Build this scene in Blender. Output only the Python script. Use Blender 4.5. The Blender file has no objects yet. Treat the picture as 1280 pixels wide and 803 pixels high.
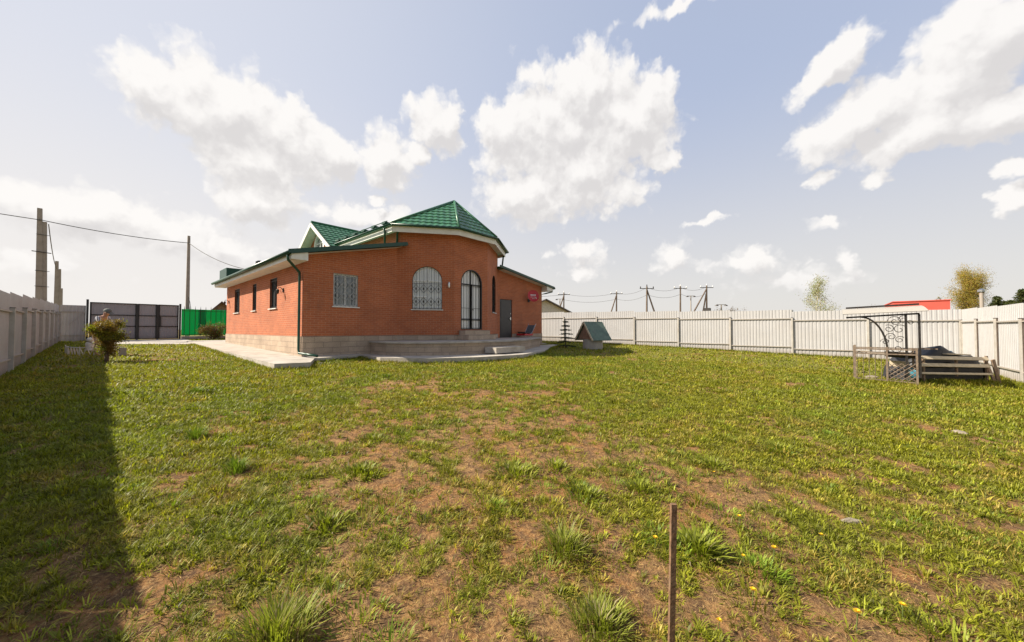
import bpy, bmesh, math, random
import numpy as np
from mathutils import Vector, Matrix
random.seed(7); rng = np.random.default_rng(11)
S = bpy.context.scene
COL = S.collection
R = math.radians

# ------------------------------------------------------------------ camera
cam_d = bpy.data.cameras.new("camera"); cam = bpy.data.objects.new("camera", cam_d); COL.objects.link(cam)
YAW, PITCH, EYE, FPX = R(48.8), math.atan(10.5/448), 1.7, 448.0
cam.location = (0, 0, EYE)
cam.rotation_euler = (math.pi/2 + PITCH, 0, -YAW)
cam_d.sensor_width = 36; cam_d.lens = 36*FPX/1280
cam_d.clip_start = 0.05; cam_d.clip_end = 4000
S.camera = cam

# ------------------------------------------------------------------ light
SUN = Vector((-1, 1.05, 1.205)).normalized()
el = math.asin(SUN.z); az = math.atan2(SUN.x, SUN.y)          # clockwise from +Y
sd = bpy.data.lights.new("sun", 'SUN'); sun = bpy.data.objects.new("sun", sd); COL.objects.link(sun)
sd.energy = 4.9; sd.angle = R(0.53); sd.color = (1.0, 0.91, 0.76)
sun.rotation_euler = SUN.to_track_quat('Z', 'Y').to_euler(); sun.location = (0, 0, 60)
S.view_settings.view_transform = 'Standard'; S.view_settings.look = 'None'
S.view_settings.exposure = 0.90; S.view_settings.gamma = 1; S.view_settings.use_curve_mapping = False
S.cycles.max_bounces = 6; S.cycles.diffuse_bounces = 3; S.cycles.glossy_bounces = 2
S.cycles.transparent_max_bounces = 12; S.cycles.transmission_bounces = 3

# ------------------------------------------------------------------ node helpers
class NT:
    def __init__(s, tree): s.t = tree; s.n = tree.nodes; s.l = tree.links
    def new(s, typ, **kw):
        nd = s.n.new(typ)
        for k, v in kw.items():
            if k == 'inp':
                for a, b in v.items():
                    if isinstance(b, bpy.types.NodeSocket): s.l.new(b, nd.inputs[a])
                    else: nd.inputs[a].default_value = b
            else: setattr(nd, k, v)
        return nd
    def math(s, op, a, b=None, clamp=False):
        nd = s.n.new('ShaderNodeMath'); nd.operation = op; nd.use_clamp = clamp
        for i, v in enumerate((a, b)):
            if v is None: continue
            if isinstance(v, bpy.types.NodeSocket): s.l.new(v, nd.inputs[i])
            else: nd.inputs[i].default_value = v
        return nd.outputs[0]
    def mix(s, f, a, b, blend='MIX'):
        nd = s.n.new('ShaderNodeMix'); nd.data_type = 'RGBA'; nd.blend_type = blend
        for i, v in ((0, f), (6, a), (7, b)):
            if isinstance(v, bpy.types.NodeSocket): s.l.new(v, nd.inputs[i])
            elif i == 0: nd.inputs[0].default_value = v
            else: nd.inputs[i].default_value = (*v[:3], 1)
        return nd.outputs[2]
    def ramp(s, f, lo, hi, a=0.0, b=1.0, smooth=True):
        nd = s.n.new('ShaderNodeMapRange'); nd.interpolation_type = 'SMOOTHSTEP' if smooth else 'LINEAR'
        s.l.new(f, nd.inputs[0])
        for i, v in zip((1, 2, 3, 4), (lo, hi, a, b)): nd.inputs[i].default_value = v
        return nd.outputs[0]

# ------------------------------------------------------------------ world: nishita sky with a cloud layer by direction
W = bpy.data.worlds.new("World"); S.world = W; W.use_nodes = True
nt = NT(W.node_tree); nt.n.clear()
out = nt.new('ShaderNodeOutputWorld'); bg = nt.new('ShaderNodeBackground'); nt.l.new(bg.outputs[0], out.inputs[0])
bg.inputs['Strength'].default_value = 0.1
sky = nt.new('ShaderNodeTexSky', sky_type='NISHITA', sun_disc=False, sun_elevation=el, sun_rotation=az,
             altitude=150, air_density=1.0, dust_density=2.2, ozone_density=1.0)
# cloud field: azimuth/elevation in degrees measured from due camera heading
CLOUDS = []
def cl(px, py, sx, sy, rot=0, k=1.0):
    a = math.degrees(math.atan((px-640)/448)); c = math.cos(R(a))
    e = math.degrees(math.atan((412-py)/448*c))
    wx = math.degrees(sx/448)*c*c; wy = math.degrees(sy/448)*c
    CLOUDS.append((a, e, max(wx, .6), max(wy, .6), R(rot), k))
for a in [(185,108,68,42,-10),(280,140,110,60,-12),(360,175,72,48,-20),(310,205,80,52,0),(325,250,62,34,0),(415,190,40,28,-30),
          (478,198,46,38,30),(545,152,42,34,-15),(520,190,22,14,0),(470,250,14,8,0),
          (735,115,70,52,-10),(690,165,100,66,0),(790,150,62,52,-5),(730,215,100,52,0),(660,245,66,36,0),(815,118,36,26,0),(835,200,28,14,0),(632,165,46,40,0),
          (1190,105,150,58,24),(1070,152,100,36,14),(1240,45,120,66,20),(1050,75,74,20,28),(1150,160,120,32,6),(1250,140,80,34,14),
          (1026,224,28,9,6,.62),(1100,220,34,14,0,.62),(1035,277,34,12,0,.62),(1062,327,20,20,0,.62),(880,276,40,7,2,.62),
          (1275,245,36,24,18),(1275,208,32,16,10),(843,322,32,26,20,.62),(930,330,84,26,0,.62),(725,318,50,20,0,.62),(722,345,34,14,0,.62),
          (860,-6,110,9,3,.55),(90,262,170,40,0,.8),(250,300,140,34,0,.7),(470,272,90,18,0,.8),(60,330,120,34,0,.5),(980,350,150,20,0,.5)]:
    cl(*a)
# generic clouds for the half of the sky the photo does not show
for i in range(9):
    CLOUDS.append((random.uniform(68, 292), random.uniform(8, 60), random.uniform(9, 22), random.uniform(4, 10), random.uniform(-.3, .3), 1.0))
grp = bpy.data.node_groups.new("cloud_field", 'ShaderNodeTree')
grp.interface.new_socket("P", in_out='INPUT', socket_type='NodeSocketVector')
grp.interface.new_socket("D", in_out='OUTPUT', socket_type='NodeSocketFloat')
gt = NT(grp); gi = gt.new('NodeGroupInput'); go = gt.new('NodeGroupOutput')
n1 = gt.new('ShaderNodeTexNoise', noise_dimensions='3D', inp={'Vector': gi.outputs[0], 'Scale': .16, 'Detail': 6, 'Roughness': .60})
n2 = gt.new('ShaderNodeTexNoise', noise_dimensions='3D', inp={'Vector': gi.outputs[0], 'Scale': .45, 'Detail': 3, 'Roughness': .6})
wv = gt.new('ShaderNodeVectorMath', operation='SUBTRACT', inp={0: n2.outputs['Color'], 1: (.5, .5, .5)})
wv2 = gt.new('ShaderNodeVectorMath', operation='MULTIPLY', inp={0: wv.outputs[0], 1: (3.2, 2.6, 0)})
wp = gt.new('ShaderNodeVectorMath', operation='ADD', inp={0: gi.outputs[0], 1: wv2.outputs[0]})
acc = None
for (a, e, sx, sy, rot, k) in CLOUDS:
    vin = wp.outputs[0]
    if acc is not None: vin = gt.new('ShaderNodeVectorMath', operation='MULTIPLY_ADD', inp={0: acc, 1: (1e-6, 1e-6, 1e-6), 2: wp.outputs[0]}).outputs[0]   # chained, keeps the shader stack small
    m = gt.new('ShaderNodeMapping', vector_type='TEXTURE', inp={'Vector': vin, 'Location': (a, e, 0), 'Rotation': (0, 0, rot), 'Scale': (sx*1.12, sy*1.12, 1e6)})
    ln = gt.new('ShaderNodeVectorMath', operation='LENGTH', inp={0: m.outputs[0]})
    v = gt.math('SUBTRACT', 1.0, ln.outputs['Value'])
    if k != 1.0: v = gt.math('SUBTRACT', gt.math('MULTIPLY', v, k), (1-k)*.25)
    if acc is None: acc = v
    else:
        sm = gt.n.new('ShaderNodeMath'); sm.operation = 'SMOOTH_MAX'; gt.l.new(acc, sm.inputs[0]); gt.l.new(v, sm.inputs[1]); sm.inputs[2].default_value = .12
        acc = sm.outputs[0]
vo = gt.new('ShaderNodeTexVoronoi', voronoi_dimensions='2D', feature='SMOOTH_F1', inp={'Vector': wp.outputs[0], 'Scale': .26, 'Detail': 2.0, 'Roughness': .55, 'Smoothness': .35})
nz = gt.math('ADD', gt.math('MULTIPLY', gt.math('SUBTRACT', n1.outputs['Fac'], .5), .75), gt.math('MULTIPLY', gt.math('SUBTRACT', .68, vo.outputs['Distance']), .42))
gt.l.new(gt.math('ADD', acc, nz), go.inputs[0])

tc = nt.new('ShaderNodeTexCoord')
rotv = nt.new('ShaderNodeVectorRotate', rotation_type='Z_AXIS', inp={'Vector': tc.outputs['Generated'], 'Angle': YAW})  # heading -> +Y
sp = nt.new('ShaderNodeSeparateXYZ', inp={0: rotv.outputs[0]})
azi = nt.math('ARCTAN2', sp.outputs[0], sp.outputs[1])
azd = nt.math('MULTIPLY', azi, 180/math.pi)
azd = nt.math('ADD', azd, nt.math('MULTIPLY', nt.math('LESS_THAN', azd, -68.0), 360.0))
eld = nt.math('MULTIPLY', nt.math('ARCSINE', sp.outputs[2]), 180/math.pi)
P = nt.new('ShaderNodeCombineXYZ', inp={0: azd, 1: eld})
def field(off):
    v = nt.new('ShaderNodeVectorMath', operation='ADD', inp={0: P.outputs[0], 1: off})
    g = nt.new('ShaderNodeGroup'); g.node_tree = grp; nt.l.new(v.outputs[0], g.inputs[0]); return g.outputs[0]
d0 = field((0, 0, 0)); d1 = field((-.8, 2.0, 0))
alpha = nt.ramp(d0, -.02, .34)
shade = nt.ramp(nt.math('SUBTRACT', nt.math('MULTIPLY', nt.math('SUBTRACT', d0, d1), 1.9), nt.math('MULTIPLY', d0, .42)), -.95, .50)
ccol = nt.mix(shade, (3.95, 3.82, 3.78), (5.35, 5.2, 5.05))
# moist air: the Nishita sky is paled towards the horizon and towards the sun side
hz = nt.ramp(eld, 0.0, 48.0, .93, .80, smooth=False)
lf = nt.ramp(azd, -60.0, 40.0, .10, 0.0)
hz = nt.math('ADD', hz, lf, clamp=True)
behind = nt.ramp(nt.math('ABSOLUTE', nt.math('SUBTRACT', azd, nt.math('MULTIPLY', nt.math('GREATER_THAN', azd, 180.0), 360.0))), 72.0, 130.0, 1.0, .25)   # haze thinned behind the camera to cut fill light on camera-facing walls
hz = nt.math('MULTIPLY', hz, behind)
hazecol = nt.mix(nt.ramp(eld, 0, 34), nt.mix(nt.ramp(azd, -60.0, 20.0), (4.9, 4.7, 4.5), (4.4, 4.25, 4.05)), nt.mix(nt.ramp(azd, -55.0, 30.0), (3.9, 4.05, 4.55), (2.75, 3.15, 4.15)))
skyd = nt.new('ShaderNodeVectorMath', operation='SCALE', inp={0: sky.outputs[0], 'Scale': .62}).outputs[0]
base = nt.mix(hz, skyd, hazecol)
low = nt.ramp(eld, 0.5, 9.0, .35, 1.0)
fin = nt.mix(nt.math('MULTIPLY', alpha, nt.math('MULTIPLY', low, .96)), base, ccol)
nt.l.new(fin, bg.inputs[0])
W.cycles.sampling_method = 'MANUAL'; W.cycles.sample_map_resolution = 512

# ------------------------------------------------------------------ terrain height
def g(x, y):
    x = np.clip(x, -6, 26); y = np.clip(y, -7, 40)
    return .022*x+.042*y-.00024*x*x-.00047*x*y-.00037*y*y
def gz(x, y): return float(g(x, y))
def vnoise(x, y, seed=0):
    xi = np.floor(x).astype(np.int64); yi = np.floor(y).astype(np.int64); fx = x-xi; fy = y-yi
    fx = fx*fx*(3-2*fx); fy = fy*fy*(3-2*fy)
    def h(a, b):
        n = (a*374761393 + b*668265263 + seed*1442695041) & 0xffffffff
        n = ((n ^ (n >> 13))*1274126177) & 0xffffffff
        return ((n ^ (n >> 16)) & 0xffff)/65535.0
    return (h(xi, yi)*(1-fx)+h(xi+1, yi)*fx)*(1-fy)+(h(xi, yi+1)*(1-fx)+h(xi+1, yi+1)*fx)*fy
def fbm(x, y, seed=0, o=4):
    s = 0; a = 1; t = 0
    for i in range(o):
        s = s+a*vnoise(x*2**i+17.3*i, y*2**i-9.1*i, seed+i); t += a; a *= .55
    return s/t
def micro(x, y):
    return .05*(fbm(x*.9, y*.9, 5, 3)-.5)+.05*(fbm(x*3.1, y*3.1, 8, 3)-.5)
def cover(x, y):
    """share of green growth on the lawn, 0 bare dry soil .. 1 dense"""
    r = np.hypot(x, y)
    b = .50+.46*np.clip((r-3.0)/6.5, 0, 1)
    def spot(cx, cy, s, k): return k*np.exp(-((x-cx)**2+(y-cy)**2)/(2*s*s))
    b = b+spot(2.9, 2.2, 1.2, -.20)+spot(1.4, .7, .8, -.16)+spot(5.2, 4.6, 1.4, -.22)+spot(3.2, .6, 1.0, -.16)+spot(1.6, 3.8, 1.2, -.08)
    b = b+spot(7.5, .2, 2.2, .16)+spot(.5, 3.0, .9, .10)+spot(0, 7, 2.5, .15)+spot(-.6, 3.5, 1.2, .16)+spot(8.5, -1.5, .5, -.5)+spot(-1.4, 7.5, .7, -.35)+spot(9.5, 3.5, .9, -.2)+spot(1.4, 1.9, .5, .15)
    b = b+spot(13.8, 6.5, .8, -.25)+spot(12.0, 1.0, .6, -.3)+spot(4.2, 8.0, 1.2, -.2)+spot(6.8, 7.2, 1.5, -.22)+spot(5.6, 6.0, 1.6, -.06)+spot(9.0, 5.2, 1.2, -.12)+spot(.9, 5.2, .8, -.14)+spot(1.0, 3.4, .8, -.10)
    n = fbm(x*1.25, y*1.25, 21, 4)-.5
    n2 = fbm(x*4.2, y*4.2, 31, 3)-.5
    return np.clip(b+1.25*n+1.1*n2+.9*(fbm(x*8.5, y*8.5, 41, 2)-.5)*np.clip(1.4-r/9, 0, 1), 0, 1)

# ------------------------------------------------------------------ materials
MATS = {}
def pm(name, col, rough=.6, metal=0.0, var=.12, scale=6.0, bump=0.0, bscale=40.0, spec=.5, coat=0.0, dirt=None, dirtk=.4, dscale=2.0):
    m = bpy.data.materials.new(name); m.use_nodes = True; MATS[name] = m
    t = NT(m.node_tree); b = t.n['Principled BSDF']
    tcn = t.new('ShaderNodeTexCoord')
    nz = t.new('ShaderNodeTexNoise', inp={'Vector': tcn.outputs['Object'], 'Scale': scale, 'Detail': 5, 'Roughness': .6})
    f = t.ramp(nz.outputs['Fac'], .3, .7, 1-var, 1+var)
    c = t.new('ShaderNodeVectorMath', operation='SCALE', inp={0: tuple(col), 'Scale': f}).outputs[0]
    if dirt:
        n3 = t.new('ShaderNodeTexNoise', inp={'Vector': tcn.outputs['Object'], 'Scale': dscale, 'Detail': 6, 'Roughness': .7})
        c = t.mix(t.ramp(n3.outputs['Fac'], .45, .72, 0, dirtk), c, dirt)
    t.l.new(c, b.inputs['Base Color'])
    b.inputs['Roughness'].default_value = rough; b.inputs['Metallic'].default_value = metal
    b.inputs['Specular IOR Level'].default_value = spec; b.inputs['Coat Weight'].default_value = coat
    if bump:
        n4 = t.new('ShaderNodeTexNoise', inp={'Vector': tcn.outputs['Object'], 'Scale': bscale, 'Detail': 4})
        bp = t.new('ShaderNodeBump', inp={'Height': n4.outputs['Fac'], 'Strength': bump, 'Distance': .01})
        t.l.new(bp.outputs[0], b.inputs['Normal'])
    return m
def brickmat(name, c1, c2, mortar, bw, bh, ms, bump=.4, var=.25, rough=.85):
    m = bpy.data.materials.new(name); m.use_nodes = True; MATS[name] = m
    t = NT(m.node_tree); b = t.n['Principled BSDF']
    uv = t.new('ShaderNodeUVMap')
    br = t.new('ShaderNodeTexBrick', inp={'Vector': uv.outputs[0], 'Color1': (*c1, 1), 'Color2': (*c2, 1), 'Mortar': (*mortar, 1), 'Scale': 1.0,
               'Mortar Size': ms, 'Mortar Smooth': .3, 'Bias': 0, 'Brick Width': bw, 'Row Height': bh})
    nz = t.new('ShaderNodeTexNoise', inp={'Vector': uv.outputs[0], 'Scale': 1.1, 'Detail': 7, 'Roughness': .65})
    f = t.ramp(nz.outputs['Fac'], .25, .75, 1-var*.5, 1+var*.5)
    nf = t.new('ShaderNodeTexNoise', inp={'Vector': uv.outputs[0], 'Scale': 28, 'Detail': 3})
    f = t.math('MULTIPLY', f, t.ramp(nf.outputs['Fac'], .3, .7, .9, 1.1))
    c = t.new('ShaderNodeVectorMath', operation='SCALE', inp={0: br.outputs['Color'], 'Scale': f}).outputs[0]
    t.l.new(c, b.inputs['Base Color']); b.inputs['Roughness'].default_value = rough
    h = t.math('ADD', t.math('MULTIPLY', br.outputs['Fac'], -1.0), t.math('MULTIPLY', nf.outputs['Fac'], .5))
    bp = t.new('ShaderNodeBump', inp={'Height': h, 'Strength': bump, 'Distance': .012})
    t.l.new(bp.outputs[0], b.inputs['Normal'])
    return m
brick = brickmat('red_brick', (.45, .128, .047), (.37, .100, .039), (.44, .21, .12), .26, .082, .009)
stone = brickmat('plinth_stone', (.44, .335, .245), (.37, .28, .205), (.27, .21, .16), .62, .205, .010, bump=.7, var=.4)
green = pm('green_tile', (.028, .135, .060), .38, 0, .16, 3, spec=.5, coat=.1, dirt=(.06, .12, .07), dirtk=.4, dscale=1.5)
dgreen = pm('green_trim', (.006, .050, .028), .35, 0, .1, 4)
white = pm('white_trim', (.74, .72, .67), .5, 0, .05, 3, dirt=(.5, .47, .42), dirtk=.25)
pvc = pm('white_plastic', (.78, .78, .77), .3, 0, .02, 3)
sheet = pm('fence_sheet', (.43, .42, .42), .42, .0, .04, 1.5, dirt=(.40, .36, .32), dirtk=.22, dscale=.8)
sheet_l = pm('fence_sheet_aged', (.40, .375, .37), .45, .0, .06, 1.5, dirt=(.30, .26, .23), dirtk=.3, dscale=.8)
postm = pm('fence_post', (.42, .39, .35), .5, .0, .10, 5, dirt=(.30, .24, .18), dirtk=.3)
postd = pm('post_shade', (.085, .060, .045), .7, .0, .2, 8)  # dark colour standing in for shade on one side of the posts
railm = pm('fence_rail', (.37, .335, .29), .55, .0, .14, 4, dirt=(.20, .14, .10), dirtk=.35)
capm = pm('post_cap', (.05, .045, .045), .5)
gatesheet = pm('gate_sheet', (.30, .275, .285), .45, 0, .05, 1.2)
blk = pm('black_metal', (.018, .016, .017), .4, 0, .2, 9)
iron = pm('forged_iron', (.035, .030, .027), .45, .5, .3, 12)
rust = pm('rusty_steel', (.19, .14, .10), .8, .2, .35, 14, bump=.3, dirt=(.26, .20, .15), dirtk=.6, dscale=6)
conc = pm('pale_concrete', (.42, .38, .33), .9, 0, .14, 2.5, bump=.35, bscale=30, dirt=(.24, .20, .16), dirtk=.6, dscale=1.6)
polec = pm('pole_concrete', (.33, .29, .25), .9, 0, .15, 3, bump=.3, dirt=(.22, .19, .16), dirtk=.4, dscale=3)
woodp = pm('pole_wood', (.16, .12, .09), .9, 0, .25, 4, bump=.3)
wood = pm('fresh_wood', (.60, .50, .35), .75, 0, .12, 9, bump=.2, dirt=(.34, .26, .18), dirtk=.35, dscale=3)
oldwood = pm('weathered_wood', (.22, .145, .095), .85, 0, .3, 12, bump=.4, bscale=60, dirt=(.30, .25, .20), dirtk=.5, dscale=5)
wellwood = pm('well_boards', (.30, .175, .115), .8, 0, .25, 8, bump=.3)
wellroof = pm('well_roof', (.10, .15, .11), .6, 0, .2, 5, dirt=(.20, .21, .18), dirtk=.4)
tarp = pm('black_tarp', (.022, .022, .025), .55, 0, .3, 5, bump=.8, bscale=9)
blue = pm('blue_plastic', (.05, .20, .27), .35)
cream = pm('cream_polycarbonate', (.40, .36, .29), .3, 0, .06, 2, dirt=(.45, .38, .26), dirtk=.3)
redm = pm('red_plastic', (.50, .012, .018), .35)
redwall = pm('red_cladding', (.55, .085, .06), .6, 0, .06, 1)
greyr = pm('grey_roof', (.14, .12, .115), .7, 0, .15, 3)
darkr = pm('brown_roof', (.10, .055, .05), .7, 0, .15, 3)
housew = pm('pale_house_wall', (.66, .61, .55), .8)
doorm = pm('grey_steel_door', (.055, .05, .048), .45, .2, .08, 5)
skin = pm('skin', (.55, .30, .21), .55, 0, .06, 6)
trous = pm('peach_trousers', (.52, .33, .24), .85, 0, .1, 8)
cap_m = pm('grey_cap', (.12, .13, .12), .8)
bark = pm('bark', (.12, .080, .055), .95, 0, .3, 10, bump=.6)
birchb = pm('birch_bark', (.48, .42, .33), .9, 0, .3, 6)
chrome = pm('bright_steel', (.55, .55, .55), .25, 1.0)
cablem = pm('cable_rubber', (.04, .038, .038), .6)
stonem = pm('field_stone', (.24, .20, .15), .9, 0, .2, 20, bump=.5)

def splash(m, col, h0=.32, k=.55):
    t = NT(m.node_tree); b = t.n['Principled BSDF']; src = b.inputs['Base Color'].links[0].from_socket
    uv = t.new('ShaderNodeUVMap'); sx_ = t.new('ShaderNodeSeparateXYZ', inp={0: uv.outputs[0]})
    nz = t.new('ShaderNodeTexNoise', inp={'Vector': uv.outputs[0], 'Scale': 5, 'Detail': 6, 'Roughness': .7})
    mp = t.new('ShaderNodeMapping', inp={'Vector': uv.outputs[0], 'Scale': (9, .7, 1)})
    n2 = t.new('ShaderNodeTexNoise', inp={'Vector': mp.outputs[0], 'Scale': 1.6, 'Detail': 4})
    f = t.ramp(t.math('SUBTRACT', sx_.outputs[1], t.math('MULTIPLY', nz.outputs['Fac'], h0*1.5)), -h0*.4, h0*.7, k, 0)
    f = t.math('ADD', f, t.ramp(n2.outputs['Fac'], .56, .78, 0, .28))
    t.l.new(t.mix(f, src, col), b.inputs['Base Color'])
splash(sheet, (.27, .22, .17)); splash(sheet_l, (.20, .165, .13)); splash(gatesheet, (.20, .17, .14), .2, .4)
for m_, c_ in ((brick, (.20, .085, .05)), (stone, (.22, .17, .13))):
    t = NT(m_.node_tree); b = t.n['Principled BSDF']; src = b.inputs['Base Color'].links[0].from_socket
    uv = t.new('ShaderNodeUVMap'); mp = t.new('ShaderNodeMapping', inp={'Vector': uv.outputs[0], 'Scale': (1.6, .35, 1)})
    n2 = t.new('ShaderNodeTexNoise', inp={'Vector': mp.outputs[0], 'Scale': 1.5, 'Detail': 7, 'Roughness': .65})
    t.l.new(t.mix(t.ramp(n2.outputs['Fac'], .52, .80, 0, .45), src, c_), b.inputs['Base Color'])
def panemat(name, dark, light, folds):
    m = bpy.data.materials.new(name); m.use_nodes = True
    t = NT(m.node_tree); b = t.n['Principled BSDF']; uv = t.new('ShaderNodeUVMap')
    wv = t.new('ShaderNodeTexWave', wave_type='BANDS', bands_direction='X', inp={'Vector': uv.outputs[0], 'Scale': folds, 'Distortion': 1.6, 'Detail': 2})
    c = t.mix(wv.outputs['Fac'], dark, light); t.l.new(c, b.inputs['Base Color'])
    b.inputs['Roughness'].default_value = .06; b.inputs['Specular IOR Level'].default_value = .8
    b.inputs['Coat Weight'].default_value = .6; b.inputs['Coat Roughness'].default_value = .02
    return m
pane_l = panemat('pane_light_curtain', (.50, .50, .50), (.78, .77, .74), 3.0)
pane_d = panemat('pane_dark', (.035, .04, .045), (.12, .13, .14), 2.2)
pane_g = panemat('pane_lace', (.07, .075, .08), (.22, .22, .22), 3.0)

m = bpy.data.materials.new('green_polycarbonate'); m.use_nodes = True; t = NT(m.node_tree); b = t.n['Principled BSDF']
b.inputs['Base Color'].default_value = (.0, .26, .12, 1); b.inputs['Roughness'].default_value = .35
tr = t.new('ShaderNodeBsdfTranslucent', inp={'Color': (.0, .48, .20, 1)}); mx = t.new('ShaderNodeMixShader', inp={0: .6, 1: b.outputs[0], 2: tr.outputs[0]})
t.l.new(mx.outputs[0], t.n['Material Output'].inputs[0]); polyg = m

m = bpy.data.materials.new('striped_shirt'); m.use_nodes = True; t = NT(m.node_tree); b = t.n['Principled BSDF']; tcn = t.new('ShaderNodeTexCoord')
wv = t.new('ShaderNodeTexWave', wave_type='BANDS', bands_direction='X', inp={'Vector': tcn.outputs['Object'], 'Scale': 5.5})
t.l.new(t.mix(t.ramp(wv.outputs['Fac'], .6, .75), (.62, .61, .63), (.12, .12, .16)), b.inputs['Base Color']); b.inputs['Roughness'].default_value = .9; shirt = m

def leafmat(name, attr=True, col=(.08, .12, .02), tl=.35):
    m = bpy.data.materials.new(name); m.use_nodes = True; t = NT(m.node_tree); b = t.n['Principled BSDF']
    if attr: c = t.new('ShaderNodeAttribute', attribute_name='Col').outputs['Color']
    else:
        tcn = t.new('ShaderNodeTexCoord'); nz = t.new('ShaderNodeTexNoise', inp={'Vector': tcn.outputs['Object'], 'Scale': 2.5, 'Detail': 4})
        c = t.new('ShaderNodeVectorMath', operation='SCALE', inp={0: col, 'Scale': t.ramp(nz.outputs['Fac'], .3, .7, .7, 1.35)}).outputs[0]
    t.l.new(c, b.inputs['Base Color']); b.inputs['Roughness'].default_value = .5; b.inputs['Specular IOR Level'].default_value = .25
    tr = t.new('ShaderNodeBsdfTranslucent'); cs = t.mix(1.0, c, (1.25, 1.35, .55), 'MULTIPLY'); t.l.new(cs, tr.inputs[0])
    mx = t.new('ShaderNodeMixShader', inp={0: tl, 1: b.outputs[0], 2: tr.outputs[0]}); t.l.new(mx.outputs[0], t.n['Material Output'].inputs[0])
    return m
grassm = leafmat('grass_blades')

# ground material
m = bpy.data.materials.new('lawn_soil'); m.use_nodes = True; t = NT(m.node_tree); b = t.n['Principled BSDF']; groundm = m
tcn = t.new('ShaderNodeTexCoord'); pos = tcn.outputs['Object']
cov = t.new('ShaderNodeAttribute', attribute_name='cover').outputs['Fac']
nA = t.new('ShaderNodeTexNoise', inp={'Vector': pos, 'Scale': 9, 'Detail': 8, 'Roughness': .7})
nB = t.new('ShaderNodeTexNoise', inp={'Vector': pos, 'Scale': 42, 'Detail': 6, 'Roughness': .75})
nC = t.new('ShaderNodeTexNoise', inp={'Vector': pos, 'Scale': 1.3, 'Detail': 4})
soil = t.mix(t.ramp(nC.outputs['Fac'], .35, .65), (.33, .155, .055), (.37, .215, .09))
soil = t.mix(t.ramp(nA.outputs['Fac'], .38, .62), soil, (.15, .085, .045))
soil = t.mix(t.ramp(nB.outputs['Fac'], .5, .66, 0, .75), soil, (.44, .29, .13))
soil = t.mix(t.ramp(nB.outputs['Fac'], .47, .34, 0, .8), soil, (.07, .042, .025))
grs = t.mix(t.ramp(nA.outputs['Fac'], .4, .6), (.14, .155, .028), (.19, .18, .042))
k = t.math('ADD', cov, t.math('MULTIPLY', t.math('SUBTRACT', nB.outputs['Fac'], .5), 1.0))
c = t.mix(t.ramp(k, .45, .95, 0, .9), soil, grs); t.l.new(c, b.inputs['Base Color']); b.inputs['Roughness'].default_value = .95
b.inputs['Specular IOR Level'].default_value = .15
bh = t.math('ADD', nB.outputs['Fac'], t.math('MULTIPLY', nA.outputs['Fac'], 1.5))
bp = t.new('ShaderNodeBump', inp={'Height': bh, 'Strength': .9, 'Distance': .03}); t.l.new(bp.outputs[0], b.inputs['Normal'])

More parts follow.
